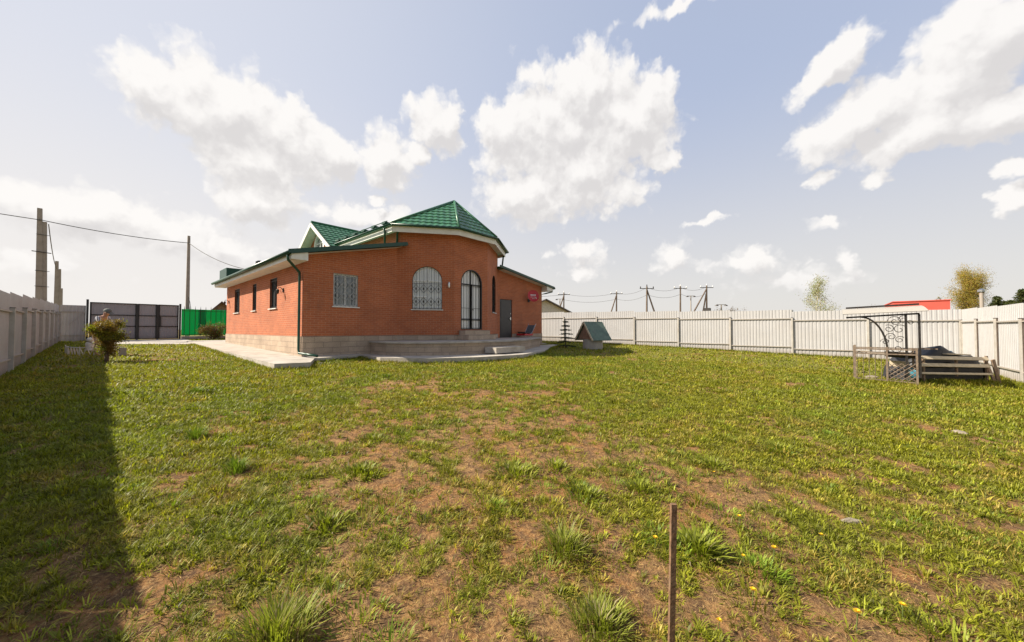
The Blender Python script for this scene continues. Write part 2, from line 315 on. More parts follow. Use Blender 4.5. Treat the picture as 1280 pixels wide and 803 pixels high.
# ------------------------------------------------------------------ mesh helpers
ROOT = {}
def props(o, label=None, cat=None, group=None, kind=None):
    if label: o['label'] = label
    if cat: o['category'] = cat
    if group: o['group'] = group
    if kind: o['kind'] = kind
    return o
def thing(name, loc, label, cat, group=None):
    o = bpy.data.objects.new(name, None); COL.objects.link(o); o.location = loc; o.empty_display_size = .2
    ROOT[o.name] = Vector(loc); return props(o, label, cat, group)
class MB:
    def __init__(s): s.v = []; s.f = []; s.uv = {}; s.mi = {}
    def add(s, vs, fs, uvs=None, mi=0):
        n = len(s.v); s.v += [tuple(v) for v in vs]
        for i, f in enumerate(fs):
            if uvs: s.uv[len(s.f)] = uvs[i]
            if mi: s.mi[len(s.f)] = mi
            s.f.append([n+j for j in f])
        return s
    def box(s, x0, x1, y0, y1, z0, z1, mi=0):
        vs = [(x0,y0,z0),(x1,y0,z0),(x1,y1,z0),(x0,y1,z0),(x0,y0,z1),(x1,y0,z1),(x1,y1,z1),(x0,y1,z1)]
        fs = [(0,3,2,1),(4,5,6,7),(0,1,5,4),(1,2,6,5),(2,3,7,6),(3,0,4,7)]
        w, d, h = x1-x0, y1-y0, z1-z0
        uv = []
        for f in fs:
            a = [vs[i] for i in f]
            if f in ((0,3,2,1),(4,5,6,7)): uv.append([(p[0], p[1]) for p in a])
            elif f in ((0,1,5,4),(2,3,7,6)): uv.append([(p[0], p[2]) for p in a])
            else: uv.append([(p[1], p[2]) for p in a])
        return s.add(vs, fs, uv, mi)
    def beam(s, a, b, w, h, up=(0,0,1), mi=0):
        a = Vector(a); b = Vector(b); d = (b-a).normalized(); up = Vector(up)
        if abs(d.dot(up)) > .99: up = Vector((0,1,0))
        sd_ = d.cross(up).normalized()*(w/2); u2 = sd_.cross(d).normalized()*(h/2)
        vs = [p+i*sd_+j*u2 for p in (a,b) for i,j in ((-1,-1),(1,-1),(1,1),(-1,1))]
        return s.add(vs, [(0,1,2,3),(7,6,5,4),(0,4,5,1),(1,5,6,2),(2,6,7,3),(3,7,4,0)], None, mi)
    def tube(s, pts, r, n=8, cap=True, mi=0):
        pts = [Vector(p) for p in pts]; rs = r if isinstance(r, (list, tuple)) else [r]*len(pts)
        rings = []; ref = None
        for i, p in enumerate(pts):
            d = (pts[min(i+1, len(pts)-1)]-pts[max(i-1, 0)]).normalized()
            if ref is None: ref = d.orthogonal().normalized()
            ref = (ref-d*ref.dot(d)).normalized(); b2 = d.cross(ref)
            rings.append([p+(ref*math.cos(2*math.pi*k/n)+b2*math.sin(2*math.pi*k/n))*rs[i] for k in range(n)])
        vs = [v for rg in rings for v in rg]
        fs = [(i*n+k, i*n+(k+1)%n, (i+1)*n+(k+1)%n, (i+1)*n+k) for i in range(len(pts)-1) for k in range(n)]
        if cap: fs += [tuple(range(n))[::-1], tuple(range((len(pts)-1)*n, len(pts)*n))]
        return s.add(vs, fs, None, mi)
    def lathe(s, c, prof, n=16, ax='z', mi=0):
        vs = []; c = Vector(c)
        for (r, h) in prof:
            for k in range(n):
                a = 2*math.pi*k/n
                if ax == 'z': vs.append(c+Vector((r*math.cos(a), r*math.sin(a), h)))
                else: vs.append(c+Vector((r*math.cos(a), h, r*math.sin(a))))
        m_ = len(prof)
        fs = [(i*n+k, i*n+(k+1)%n, (i+1)*n+(k+1)%n, (i+1)*n+k) for i in range(m_-1) for k in range(n)]
        fs += [tuple(range(n))[::-1], tuple(range((m_-1)*n, m_*n))]
        return s.add(vs, fs, None, mi)
    def prism(s, poly, z0, z1, mi=0):
        n = len(poly); vs = [(p[0], p[1], z0) for p in poly]+[(p[0], p[1], z1) for p in poly]
        fs = [tuple(range(n))[::-1], tuple(range(n, 2*n))]; uvs = [[(p[0], p[1]) for p in poly][::-1], [(p[0], p[1]) for p in poly]]
        L = 0
        for i in range(n):
            j = (i+1) % n; d = math.dist(poly[i], poly[j])
            fs.append((i, j, n+j, n+i)); uvs.append([(L, z0), (L+d, z0), (L+d, z1), (L, z1)]); L += d
        return s.add(vs, fs, uvs, mi)
    def build(s, name, mat, parent=None, smooth=False, bevel=0, loc=None):
        o0 = ROOT[parent.name] if parent else Vector(loc or (0,0,0))
        me = bpy.data.meshes.new(name)
        me.from_pydata([(v[0]-o0.x, v[1]-o0.y, v[2]-o0.z) for v in s.v], [], s.f)
        if s.uv:
            ul = me.uv_layers.new(name='UVMap')
            for pi, poly in enumerate(me.polygons):
                if pi in s.uv:
                    for k, li in enumerate(poly.loop_indices): ul.data[li].uv = s.uv[pi][k]
        for mm in (mat if isinstance(mat, (list, tuple)) else [mat]): me.materials.append(mm)
        for k, v in s.mi.items(): me.polygons[k].material_index = v
        if smooth: me.polygons.foreach_set('use_smooth', [True]*len(me.polygons))
        me.update()
        o = bpy.data.objects.new(name, me); COL.objects.link(o)
        if parent: o.parent = parent
        else: o.location = o0
        ROOT[o.name] = o0
        if bevel:
            bv = o.modifiers.new('bevel', 'BEVEL'); bv.width = bevel; bv.segments = 2; bv.limit_method = 'ANGLE'
        return o
def dup(o, loc=None, rotz=None, label=None, parent=None):
    c = o.copy(); COL.objects.link(c)
    if parent: c.parent = parent
    if loc is not None: c.location = loc
    if rotz is not None: c.rotation_euler = (0, 0, rotz)
    if label: c['label'] = label
    for ch in [q for q in list(bpy.data.objects) if q.parent == o]: dup(ch, parent=c)
    return c

# ------------------------------------------------------------------ ground sheet
def axis(lo, hi, step, far):
    a = list(np.arange(lo, hi+1e-6, step)); s_ = step*3; x = hi
    R_ = []
    while x < far: x += s_; s_ *= 1.35; R_.append(x)
    L_ = []; s_ = step*3; x = lo
    while x > -far: x -= s_; s_ *= 1.35; L_.append(x)
    return np.array(L_[::-1]+a+R_)
xs = axis(-2.6, 23.6, .09, 900); ys = axis(-5.0, 34.6, .09, 900)
X, Y = np.meshgrid(xs, ys, indexing='xy')
inside = ((X > -1.7) & (X < 22.9) & (Y > -4.2) & (Y < 33.7))
Z = g(X, Y)+micro(X, Y)*np.clip(1.3-np.hypot(X, Y)/30, .3, 1)
cv = np.where(inside, cover(X, Y), np.clip(.75+.6*(fbm(X*.3, Y*.3, 3)-.5), 0, 1))
nx, ny = len(xs), len(ys)
me = bpy.data.meshes.new('ground')
me.vertices.add(nx*ny); me.vertices.foreach_set('co', np.stack([X, Y, Z], -1).reshape(-1).astype(np.float32))
ii = np.arange((nx-1)*(ny-1)); r_, c_ = ii//(nx-1), ii % (nx-1); b_ = r_*nx+c_
q = np.stack([b_, b_+1, b_+nx+1, b_+nx], -1).reshape(-1)
me.loops.add(len(q)); me.loops.foreach_set('vertex_index', q.astype(np.int32))
me.polygons.add(len(ii)); me.polygons.foreach_set('loop_start', (np.arange(len(ii))*4).astype(np.int32))
me.polygons.foreach_set('use_smooth', np.ones(len(ii), bool))
me.update(calc_edges=True)
at = me.attributes.new('cover', 'FLOAT', 'POINT'); at.data.foreach_set('value', cv.reshape(-1).astype(np.float32))
me.materials.append(groundm)
gr = bpy.data.objects.new('ground', me); COL.objects.link(gr); props(gr, kind='structure')

# ------------------------------------------------------------------ paving
SLAB = [(3.3, 29.0), (3.3, 12.05), (4.2, 11.85), (4.75, 13.05), (6.6, 13.55), (6.45, 11.8), (7.3, 10.25), (8.97, 9.35), (11.0, 9.05), (13.6, 9.9), (16.4, 11.5), (19.4, 12.75), (19.9, 14.2), (19.9, 26.6), (4.9, 26.6), (4.9, 29.0)]
SZ = .77
o = MB()
LS_ = SLAB[:5]+[(6.9, 14.3), (4.9, 14.3), (4.9, 29.0)]; n_ = len(LS_); zt_ = lambda p: .700+max(p[1]-12, 0)*.0185
o.add([(p[0], p[1], zt_(p)) for p in LS_]+[(p[0], p[1], .2) for p in LS_], [(0, 1, 2, 3, 6, 7), (3, 4, 5, 6)]+[(i, n_+i, n_+(i+1) % n_, (i+1) % n_) for i in range(n_)])
o.prism([(6.6, 13.55)]+SLAB[5:13]+[(19.9, 14.3), (6.6, 14.3)], .2, SZ-.06)
o.prism([(18.6, 14.3), (19.9, 14.3), (19.9, 26.6), (18.6, 26.6)], .2, SZ)
props(o.build('pavement', conc), kind='structure')
DRIVE = [(-.35, 33.55), (-.45, 29.4), (.6, 28.1), (3.3, 25.9), (3.3, 29.0), (4.9, 29.0), (4.9, 27.4), (9.0, 27.4), (9.0, 29.6), (3.75, 30.2), (3.7, 33.55)]
o = MB(); bm_z = lambda p: gz(*p)+.035
n_ = len(DRIVE); o.add([(p[0], p[1], bm_z(p)) for p in DRIVE]+[(p[0], p[1], bm_z(p)-.3) for p in DRIVE], [tuple(range(n_))]+[(i, n_+i, n_+(i+1) % n_, (i+1) % n_) for i in range(n_)])
props(o.build('driveway', conc), kind='structure')

# ------------------------------------------------------------------ house
H = thing('brick_house', (11.5, 14, .7), 'single-storey red brick house with green metal tile roof and a bay with arched windows', 'house')
def wall2d(o, outer, holes, org, ud, nrm, depth=.14, mi=0, uvo=(0, 0)):
    """front face with holes plus reveals; outer/holes in (u, z)"""
    org = Vector(org); ud = Vector(ud).normalized(); nrm = Vector(nrm).normalized()
    bm = bmesh.new(); edges = []
    for loop in [outer]+holes:
        vs = [bm.verts.new((p[0], p[1], 0)) for p in loop]
        for i in range(len(vs)): edges.append(bm.edges.new((vs[i], vs[(i+1) % len(vs)])))
    bmesh.ops.triangle_fill(bm, use_beauty=True, use_dissolve=False, edges=edges, normal=(0, 0, 1))
    bm.verts.index_update()
    flip = ud.cross(Vector((0, 0, 1))).dot(nrm) < 0
    def w(u, z, d=0): return org+ud*u+Vector((0, 0, z))-nrm*d
    vs = [w(v.co.x, v.co.y) for v in bm.verts]
    fs = []; uvs = []
    for f in bm.faces:
        ids = [v.index for v in f.verts]; fu = [(f_.co.x+uvo[0], f_.co.y+uvo[1]) for f_ in f.verts]
        if (f.normal.z > 0) == flip: ids = ids[::-1]; fu = fu[::-1]
        fs.append(ids); uvs.append(fu)
    o.add(vs, fs, uvs, mi); bm.free()
    for h in holes:
        n = len(h)
        for i in range(n):
            a, b2 = h[i], h[(i+1) % n]
            o.add([w(*a), w(*b2), w(*b2, depth), w(*a, depth)], [(0, 1, 2, 3)], [[(a[0], a[1]), (b2[0], b2[1]), (b2[0]+depth, b2[1]), (a[0]+depth, a[1])]], mi)
def rect(u0, u1, z0, z1): return [(u0, z0), (u1, z0), (u1, z1), (u0, z1)]
def arch(u0, u1, z0, z1, n=14):
    """z1 is the crown"""
    r = (u1-u0)/2; zc = z1-r; c = (u0+u1)/2
    return [(u0, z0), (u1, z0)]+[(c+r*math.cos(math.pi*k/n), zc+r*math.sin(math.pi*k/n)) for k in range(n+1)]
PL = 1.45
BAY = [(8.4, 14.0), (10.38, 12.5), (12.45, 12.5), (14.75, 14.0)]
def seg(i):
    a = Vector((*BAY[i], 0)); b2 = Vector((*BAY[i+1], 0)); d = (b2-a).normalized(); return a, d, (b2-a).length, Vector((d.y, -d.x, 0))
# openings
OPEN = []      # (kind, org, ud, nrm, u0,u1,z0,z1, arched, panemat, style)
o = MB()
LW = [(23.05, 24.15), (19.95, 20.6), (16.95, 17.92)]
wall2d(o, [(-26, PL), (-14, PL), (-14, 4.45), (-26, 4.45)], [rect(-b3, -a3, 2.58, 3.85) for a3, b3 in LW], (4.7, 0, 0), (0, -1, 0), (-1, 0, 0))
for a3, b3 in LW: OPEN.append(((4.7, 0, 0), (0, -1, 0), (-1, 0, 0), -b3, -a3, 2.58, 3.85, False, pane_d, 'side'))
o.build('wall', brick, H)
o = MB()
wall2d(o, [(4.7, PL), (8.4, PL), (8.4, 5.28), (4.7, 4.42)], [rect(5.73, 6.68, 2.58, 3.84)], (0, 14, 0), (1, 0, 0), (0, -1, 0))
OPEN.append(((0, 14, 0), (1, 0, 0), (0, -1, 0), 5.73, 6.68, 2.58, 3.84, False, pane_g, 'front'))
o.build('wall', brick, H)
BO = [(0, .64, 1.93, 2.58, 4.49, pane_l, 'bay'), (1, .36, 1.70, 1.69, 4.51, pane_l, 'door'), (2, 1.15, 2.15, 2.6, 4.6, pane_d, 'narrow')]
uo = 0
for i in range(3):
    a, d, L, nn = seg(i); o = MB()
    bi = BO[i]
    wall2d(o, [(0, PL), (L, PL), (L, 6.1), (0, 6.1)], [arch(bi[1], bi[2], bi[3], bi[4])], a, d, nn, uvo=(uo, 0)); uo += L
    o.build('wall', brick, H)
    OPEN.append((a, d, nn, bi[1], bi[2], bi[3], bi[4], True, bi[5], bi[6]))
o = MB()
wall2d(o, [(14.75, 1.18), (18.95, 1.18), (18.95, 4.5), (14.75, 5.2)], [rect(14.93, 16.0, 1.19, 3.45)], (0, 14, 0), (1, 0, 0), (0, -1, 0), depth=.10)
o.build('wall', brick, H)
# nave side walls above the aisle roofs, rear and far walls
o = MB()
wall2d(o, rect(-26, -14, 5.0, 6.1), [], (8.4, 0, 0), (0, -1, 0), (-1, 0, 0))
o.build('wall', brick, H); o = MB()
wall2d(o, rect(14, 26, 4.6, 6.1), [], (14.75, 0, 0), (0, 1, 0), (1, 0, 0))
o.build('wall', brick, H)
o = MB()
wall2d(o, rect(14, 26, PL, 4.5), [], (18.95, 0, 0), (0, 1, 0), (1, 0, 0))
o.build('wall', brick, H); o = MB()
wall2d(o, [(-18.95, PL), (-4.7, PL), (-4.7, 4.4), (-8.4, 5.25), (-8.4, 6.1), (-11.57, 8.0), (-14.75, 6.1), (-14.75, 5.15), (-18.95, 4.45)], [], (0, 26, 0), (-1, 0, 0), (0, 1, 0))
o.build('wall', brick, H)
# plinth: a hair proud of the brick
def pbox(o, a, b2, nn, z0, z1, t=.2, pr=.03, uo=0):
    a = Vector(a); b2 = Vector(b2); n = Vector(nn); L = (b2-a).length
    p = [a+n*pr, b2+n*pr, b2-n*t, a-n*t]
    vs = [(q_.x, q_.y, z) for z in (z0, z1) for q_ in p]
    o.add(vs, [(0, 1, 5, 4), (4, 5, 6, 7), (1, 2, 6, 5), (3, 0, 4, 7)], [[(uo, z0), (uo+L, z0), (uo+L, z1), (uo, z1)], [(0, 0), (L, 0), (L, .1), (0, .1)], [(0, z0), (.2, z0), (.2, z1), (0, z1)], [(0, z0), (.2, z0), (.2, z1), (0, z1)]])
o = MB(); pbox(o, (4.7, 26, 0), (4.7, 14.0, 0), (-1, 0, 0), .5, PL); pbox(o, (4.67, 14, 0), (8.4, 14, 0), (0, -1, 0), .5, PL-.002, uo=3)
for i in range(3):
    a, d, L, nn = seg(i); pbox(o, a, a+d*L, nn, .5, PL-.004*(i+1), uo=5+i)
pbox(o, (16.002, 14, 0), (18.97, 14, 0), (0, -1, 0), .4, 1.44, uo=1); pbox(o, (18.95, 14, 0), (18.95, 26, 0), (1, 0, 0), .4, 1.438)
pbox(o, (14.75, 14, 0), (14.925, 14, 0), (0, -1, 0), .4, 1.17, pr=.01)
o.build('plinth', stone, H)

# windows
def frame_loop(o, loop, inner, org, ud, nrm, d0_, d1_, mi=0):
    org = Vector(org); ud = Vector(ud).normalized(); nrm = Vector(nrm).normalized()
    w = lambda p, d: org+ud*p[0]+Vector((0, 0, p[1]))-nrm*d
    n = len(loop)
    for i in range(n):
        j = (i+1) % n
        vs = [w(loop[i], d0_), w(loop[j], d0_), w(inner[j], d0_), w(inner[i], d0_), w(inner[j], d1_), w(inner[i], d1_)]
        o.add(vs, [(0, 1, 2, 3), (3, 2, 4, 5)], None, mi)
def shape(u0, u1, z0, z1, ar): return arch(u0, u1, z0, z1) if ar else rect(u0, u1, z0, z1)
def bar(o, org, ud, nrm, p, q, d, w=.02, t=.02):
    org = Vector(org); ud = Vector(ud).normalized(); nrm = Vector(nrm).normalized()
    f = lambda s_: org+ud*s_[0]+Vector((0, 0, s_[1]))-nrm*d
    o.beam(f(p), f(q), w, t, up=nrm)
def topz(u, u0, u1, z1, ar):
    if not ar: return z1
    r = (u1-u0)/2; c = (u0+u1)/2; return z1-r+math.sqrt(max(r*r-(u-c)**2, 0))
for (org, ud, nrm, u0, u1, z0, z1, ar, pmat, style) in OPEN:
    door = style == 'door'
    o = MB(); fw = .055
    frame_loop(o, shape(u0, u1, z0, z1, ar), shape(u0+fw, u1-fw, z0+fw, z1-fw, ar), org, ud, nrm, .07, .12)
    uc = (u0+u1)/2
    zt = z1-(u1-u0)/2 if ar else z1
    bars = [((uc, z0), (uc, topz(uc, u0, u1, z1, ar)-.03))]
    if door: zt = 3.80
    if ar: bars.append(((u0, zt), (u1, zt)))
    if style == 'bay': bars += [((u0, 3.15), (uc, 3.15))]
    if door: bars += [((u0+.03, 2.15), (u1-.03, 2.15))]
    for p_, q_ in bars: bar(o, org, ud, nrm, p_, q_, .095, .06, .05)
    fr = o.build('door' if door else 'window', blk if style in ('side', 'narrow') or door else pvc, H, bevel=0)
    if door: fr['label'] = 'arched glazed double door with black frame'
    elif style == 'bay': fr['label'] = 'large arched window with white frame and forged grille'
    elif style == 'narrow': fr['label'] = 'dark narrow arched window on the turned side of the bay'
    elif style == 'front': fr['label'] = 'square window with white forged grille'
    else: fr['label'] = 'tall dark window on the sunlit side wall'
    o = MB(); oo = Vector(org); uu = Vector(ud).normalized(); nn = Vector(nrm).normalized()
    lp = shape(u0+.01, u1-.01, z0+.01, z1-.01, ar)
    vs = [oo+uu*p[0]+Vector((0, 0, p[1]))-nn*.115 for p in lp]; ids = list(range(len(lp)))
    if uu.cross(Vector((0, 0, 1))).dot(nn) < 0: ids = ids[::-1]
    o.add(vs, [ids], [[lp[i] for i in ids]]); pn = o.build('pane', pmat, fr)
    # grille
    o = MB(); n = {'side': 5, 'front': 6, 'bay': 8, 'door': 7, 'narrow': 6}[style]; th = .014
    gm = {'front': pm('grille_white', (.34, .33, .32), .5), 'bay': chrome}.get(style, iron) if style in ('front',) else iron
    for k_ in range(1, n):
        u = u0+(u1-u0)*k_/n; zz = topz(u, u0, u1, z1, ar)
        bar(o, org, ud, nrm, (u, z0+.02), (u, zz-.02), .035, th, th)
    for zb in ([z0+.06, zt-.12] if not door else [z0+.08, 2.2, 3.72, z0+1.0]): bar(o, org, ud, nrm, (u0+.01, zb), (u1-.01, zb), .03, th*1.2, th)
    if style in ('front', 'bay'):
        rows = [(z0+.35), (zt-.35)] if style == 'bay' else [z0+.42, z0+.85]
        for zr in rows:
            for k_ in range(0, n, 2):
                u = u0+(u1-u0)*(k_+1)/n; w_ = (u1-u0)/n*.95; h_ = .19
                ps = [(u, zr-h_), (u+w_, zr), (u, zr+h_), (u-w_, zr)]
                for i in range(4): bar(o, org, ud, nrm, ps[i], ps[(i+1) % 4], .028, th, th)
                bar(o, org, ud, nrm, (u, zr-.05), (u, zr+.05), .024, .06, .012)
    if door:
        for k_ in (-.045, .045): bar(o, org, ud, nrm, (uc+k_*0, z0), (uc, 3.8), .04, .07, .03)
        bar(o, org, ud, nrm, (uc-.09, 2.62), (uc+.09, 2.62), -.02, .05, .03)
        frame_loop(o, shape(u0, u1, z0, z1, ar), shape(u0+.05, u1-.05, z0+.05, z1-.05, ar), org, ud, nrm, .0, .05)
    else:
        frame_loop(o, shape(u0, u1, z0, z1, ar), shape(u0+.022, u1-.022, z0+.022, z1-.022, ar), org, ud, nrm, .02, .04)
    o.build('grille', gm, fr)
    if not door:
        o = MB(); c0 = oo+uu*(u0-.05)-nn*.04; c1 = oo+uu*(u1+.05)-nn*.04
        o.beam(c0+Vector((0, 0, z0-.018)), c1+Vector((0, 0, z0-.018)), .2, .035); o.build('sill', white, fr)

# steel entrance door in the right wing
o = MB(); o.box(14.95, 15.98, 14.03, 14.09, 1.2, 3.43); d1_ = o.build('door', doorm, H); d1_['label'] = 'plain dark grey steel door'
o = MB(); o.box(15.82, 15.88, 13.98, 14.03, 2.25, 2.42); o.box(15.72, 15.86, 13.955, 13.975, 2.31, 2.335); o.build('handle', chrome, d1_); o = MB(); o.box(15.82, 15.86, 13.99, 14.03, 2.6, 2.66); o.build('lock', chrome, d1_)
o = MB(); o.box(15.05, 15.88, 14.015, 14.03, 1.35, 2.15); o.box(15.05, 15.88, 14.015, 14.03, 2.35, 3.3); o.build('door_panel', doorm, d1_)

# ---- roofs with modelled metal tiles
def tiles(o, poly, pitch=.27, row=.33, amp=.02):
    """poly: convex 3D list, poly[0]->poly[1] the eave"""
    P_ = [Vector(p) for p in poly]; e = (P_[1]-P_[0]).normalized()
    nrm = Vector((0, 0, 0))
    for i in range(1, len(P_)-1): nrm += (P_[i]-P_[0]).cross(P_[i+1]-P_[0])
    nrm.normalize()
    if nrm.z < 0: nrm = -nrm
    up = nrm.cross(e)
    if up.z < 0: up = -up
    L = [((p-P_[0]).dot(e), (p-P_[0]).dot(up)) for p in P_]
    u0 = min(a[0] for a in L); u1 = max(a[0] for a in L); v1 = max(a[1] for a in L)
    us = np.arange(u0-.05, u1+.1, pitch/6); vs_ = []
    k = 0
    while k*row < v1+row: vs_ += [(k*row, .03), ((k+1)*row-.012, .0)]; k += 1
    bm = bmesh.new(); grid = []
    for (v, h) in vs_:
        rw = []
        for u in us:
            w_ = amp*(.5+.5*math.cos(2*math.pi*u/pitch))**1.0
            rw.append(bm.verts.new(P_[0]+e*float(u)+up*(v-.001)+nrm*(w_+h+.02)))
        grid.append(rw)
    for i in range(len(grid)-1):
        for j in range(len(us)-1): bm.faces.new((grid[i][j], grid[i][j+1], grid[i+1][j+1], grid[i+1][j]))
    cen = sum(P_, Vector())/len(P_)
    for i in range(len(P_)):
        a, b2 = P_[i], P_[(i+1) % len(P_)]; pn = (b2-a).cross(nrm).normalized()
        if pn.dot(cen-a) > 0: pn = -pn
        bmesh.ops.bisect_plane(bm, geom=bm.verts[:]+bm.edges[:]+bm.faces[:], plane_co=a, plane_no=pn, clear_outer=True)
    bm.verts.index_update(); bm.normal_update()
    flip = sum(f.normal.dot(nrm) for f in bm.faces) < 0
    o.add([v.co.copy() for v in bm.verts], [[v.index for v in (f.verts if not flip else list(f.verts)[::-1])] for f in bm.faces]); bm.free()
def slabpoly(o, poly, t, mi=0):
    P_ = [Vector(p) for p in poly]; nrm = (P_[1]-P_[0]).cross(P_[2]-P_[0]).normalized()
    if nrm.z < 0: nrm = -nrm
    n = len(P_); vs = P_+[p-nrm*t for p in P_]
    o.add(vs, [tuple(range(n)), tuple(range(n, 2*n))[::-1]]+[(i, n+i, n+(i+1) % n, (i+1) % n) for i in range(n)], None, mi)
def roof(poly, label=None, **kw):
    o = MB(); tiles(o, poly, **kw); slabpoly(o, [(p[0], p[1], p[2]-.003) for p in poly], .05)
    r_ = o.build('roof', green, H)
    if label: r_['label'] = label
    return r_
EZ, RZ, CX = 6.14, 8.1, 11.57
E_ = [(7.93, 13.72), (10.22, 12.02), (12.60, 12.02), (15.22, 13.72)]
AP = (CX, 14.0, RZ)
nl = roof([(7.93, 26.4, EZ), (7.93, 13.72, EZ), AP, (CX, 26.4, RZ)], 'long green tile slope over the tall middle part')
nr = roof([(15.22, 13.72, EZ), (15.22, 26.4, EZ), (CX, 26.4, RZ), AP])
for i in range(3): br_ = roof([(*E_[i], EZ), (*E_[i+1], EZ), AP], 'triangular hip facet over the bay')
# ridges and hips
o = MB()
for a, b2 in [(AP, (CX, 26.4, RZ))]+[((*e_, EZ), AP) for e_ in E_]:
    a = Vector(a)+Vector((0, 0, .055)); b2 = Vector(b2)+Vector((0, 0, .055)); o.tube([a, b2], .065, 8)
o.build('ridge_cap', green, H, smooth=True)
# fascia and soffit of the tall part
o = MB(); pts = [(8.02, 26.4)]+[(8.02, 13.77), (10.25, 12.1), (12.57, 12.1), (15.13, 13.77)]+[(15.13, 26.4)]
for a, b2 in zip(pts[:-1], pts[1:]):
    o.beam((a[0], a[1], 5.975), (b2[0], b2[1], 5.975), .03, .25)
o.build('fascia', white, H)
o = MB()
inn = [(8.4, 26.4), (8.4, 14.0), (10.38, 12.5), (12.45, 12.5), (14.75, 14), (14.75, 26.4)]
for i in range(5):
    o.add([(pts[i][0], pts[i][1], 5.97), (pts[i+1][0], pts[i+1][1], 5.97), (inn[i+1][0]-.0, inn[i+1][1]+.05, 5.97), (inn[i][0], inn[i][1]+.05, 5.97)], [(0, 1, 2, 3)])
o.build('soffit', white, H)
o = MB()
gp_ = [(7.86, 26.4), (7.86, 13.66), (10.2, 11.93), (12.62, 11.93), (15.29, 13.66), (15.29, 26.4)]
for a, b2 in zip(gp_[:-1], gp_[1:]): o.tube([(a[0], a[1], 6.12), (b2[0], b2[1], 6.12)], .042, 8)
o.build('gutter', dgreen, H, smooth=True)
# snow guards along the nave eave
o = MB(); y_ = 14.6
while y_ < 25.5:
    o.beam((8.32, y_, 6.37), (8.06, y_, 6.40), .30, .10, up=(0, 0, 1)); y_ += .95
o.tube([(8.08, 14.3, 6.42), (8.08, 25.8, 6.42)], .02, 6)
o.build('snow_guard', dgreen, nl)
# lower wings
LZ0, LS = 4.33, .236
lwp = [(4.12, 26.3, LZ0), (4.12, 13.55, LZ0), (8.42, 13.55, LZ0+LS*4.3), (8.42, 26.3, LZ0+LS*4.3)]
lr = roof(lwp, 'low lean-to roof of the left wing')
rwp = [(14.6, 13.55, 5.20), (19.7, 13.55, 4.46), (19.7, 26.3, 4.46), (14.6, 26.3, 5.20)]
o = MB(); P2 = [(19.7, 13.55, 4.46), (19.7, 26.3, 4.46), (14.6, 26.3, 5.20), (14.6, 13.55, 5.20)]
tiles(o, P2); slabpoly(o, [(p[0], p[1], p[2]-.003) for p in P2], .05); rr = o.build('roof', green, H); rr['label'] = 'low lean-to roof of the right wing'
o = MB(); o.beam((4.08, 13.53, LZ0+.0), (8.62, 13.53, LZ0+LS*4.54), .05, .15); o.beam((8.60, 13.56, LZ0+LS*4.54-.0), (8.60, 13.95, LZ0+LS*4.54), .05, .14)
o.build('barge_board', dgreen, H); o = MB(); o.beam((14.45, 13.53, 5.22), (19.74, 13.53, 4.455), .05, .13)
o.build('barge_board', dgreen, H)
def extr(o, prof, y0, y1):
    n = len(prof); vs = [(p[0], y0, p[1]) for p in prof]+[(p[0], y1, p[1]) for p in prof]
    o.add(vs, [tuple(range(n)), tuple(range(n, 2*n))[::-1]]+[(i, n+i, n+(i+1) % n, (i+1) % n) for i in range(n)])
o = MB(); extr(o, [(4.17, 4.27), (4.17, 4.10), (4.695, 4.10), (4.695, 4.39)], 13.57, 26.3)
o.add([(4.7, 13.57, 4.37), (8.4, 13.57, 5.24), (8.4, 13.99, 5.24), (4.7, 13.99, 4.37)], [(0, 1, 2, 3)])
o.build('soffit', white, H)
o = MB(); extr(o, [(18.955, 4.50), (18.955, 4.22), (19.62, 4.22), (19.62, 4.40)], 13.57, 26.3)
o.add([(14.8, 13.57, 5.09), (18.95, 13.57, 4.49), (18.95, 13.99, 4.49), (14.8, 13.99, 5.09)], [(0, 1, 2, 3)])
o.build('soffit', white, H)
o = MB(); o.tube([(4.08, 13.5, 4.30), (4.08, 26.3, 4.30)], .065, 8); o.build('gutter', dgreen, H, smooth=True)
o = MB(); o.tube([(19.75, 13.5, 4.42), (19.75, 26.3, 4.42)], .065, 8); o.build('gutter', dgreen, H, smooth=True)
for lb, pth in (('long green downpipe at the sunlit corner', [(4.1, 13.72, 4.28), (4.12, 13.74, 4.08), (4.60, 14.12, 3.74), (4.61, 14.14, 3.6), (4.61, 14.14, .98), (4.6, 14.05, .86), (4.66, 13.5, .84), (4.8, 12.95, .80)]),
            (None, [(7.9, 14.25, 6.08), (7.96, 14.27, 5.9), (7.98, 14.3, 5.28)]), (None, [(8.33, 13.7, 6.05), (8.34, 13.9, 5.85), (8.34, 13.93, 5.36)]),
            (None, [(15.16, 13.78, 6.06), (15.08, 13.86, 5.9), (15.0, 13.9, 5.2)]),
            (None, [(19.72, 13.66, 4.36), (19.7, 13.68, 4.2), (19.3, 13.9, 4.08), (19.03, 14.1, 4.0), (19.02, 14.12, .9)])):
    o = MB(); o.tube(pth, .045, 8); dp = o.build('downpipe', dgreen, H, smooth=True)
    if lb: dp['label'] = lb
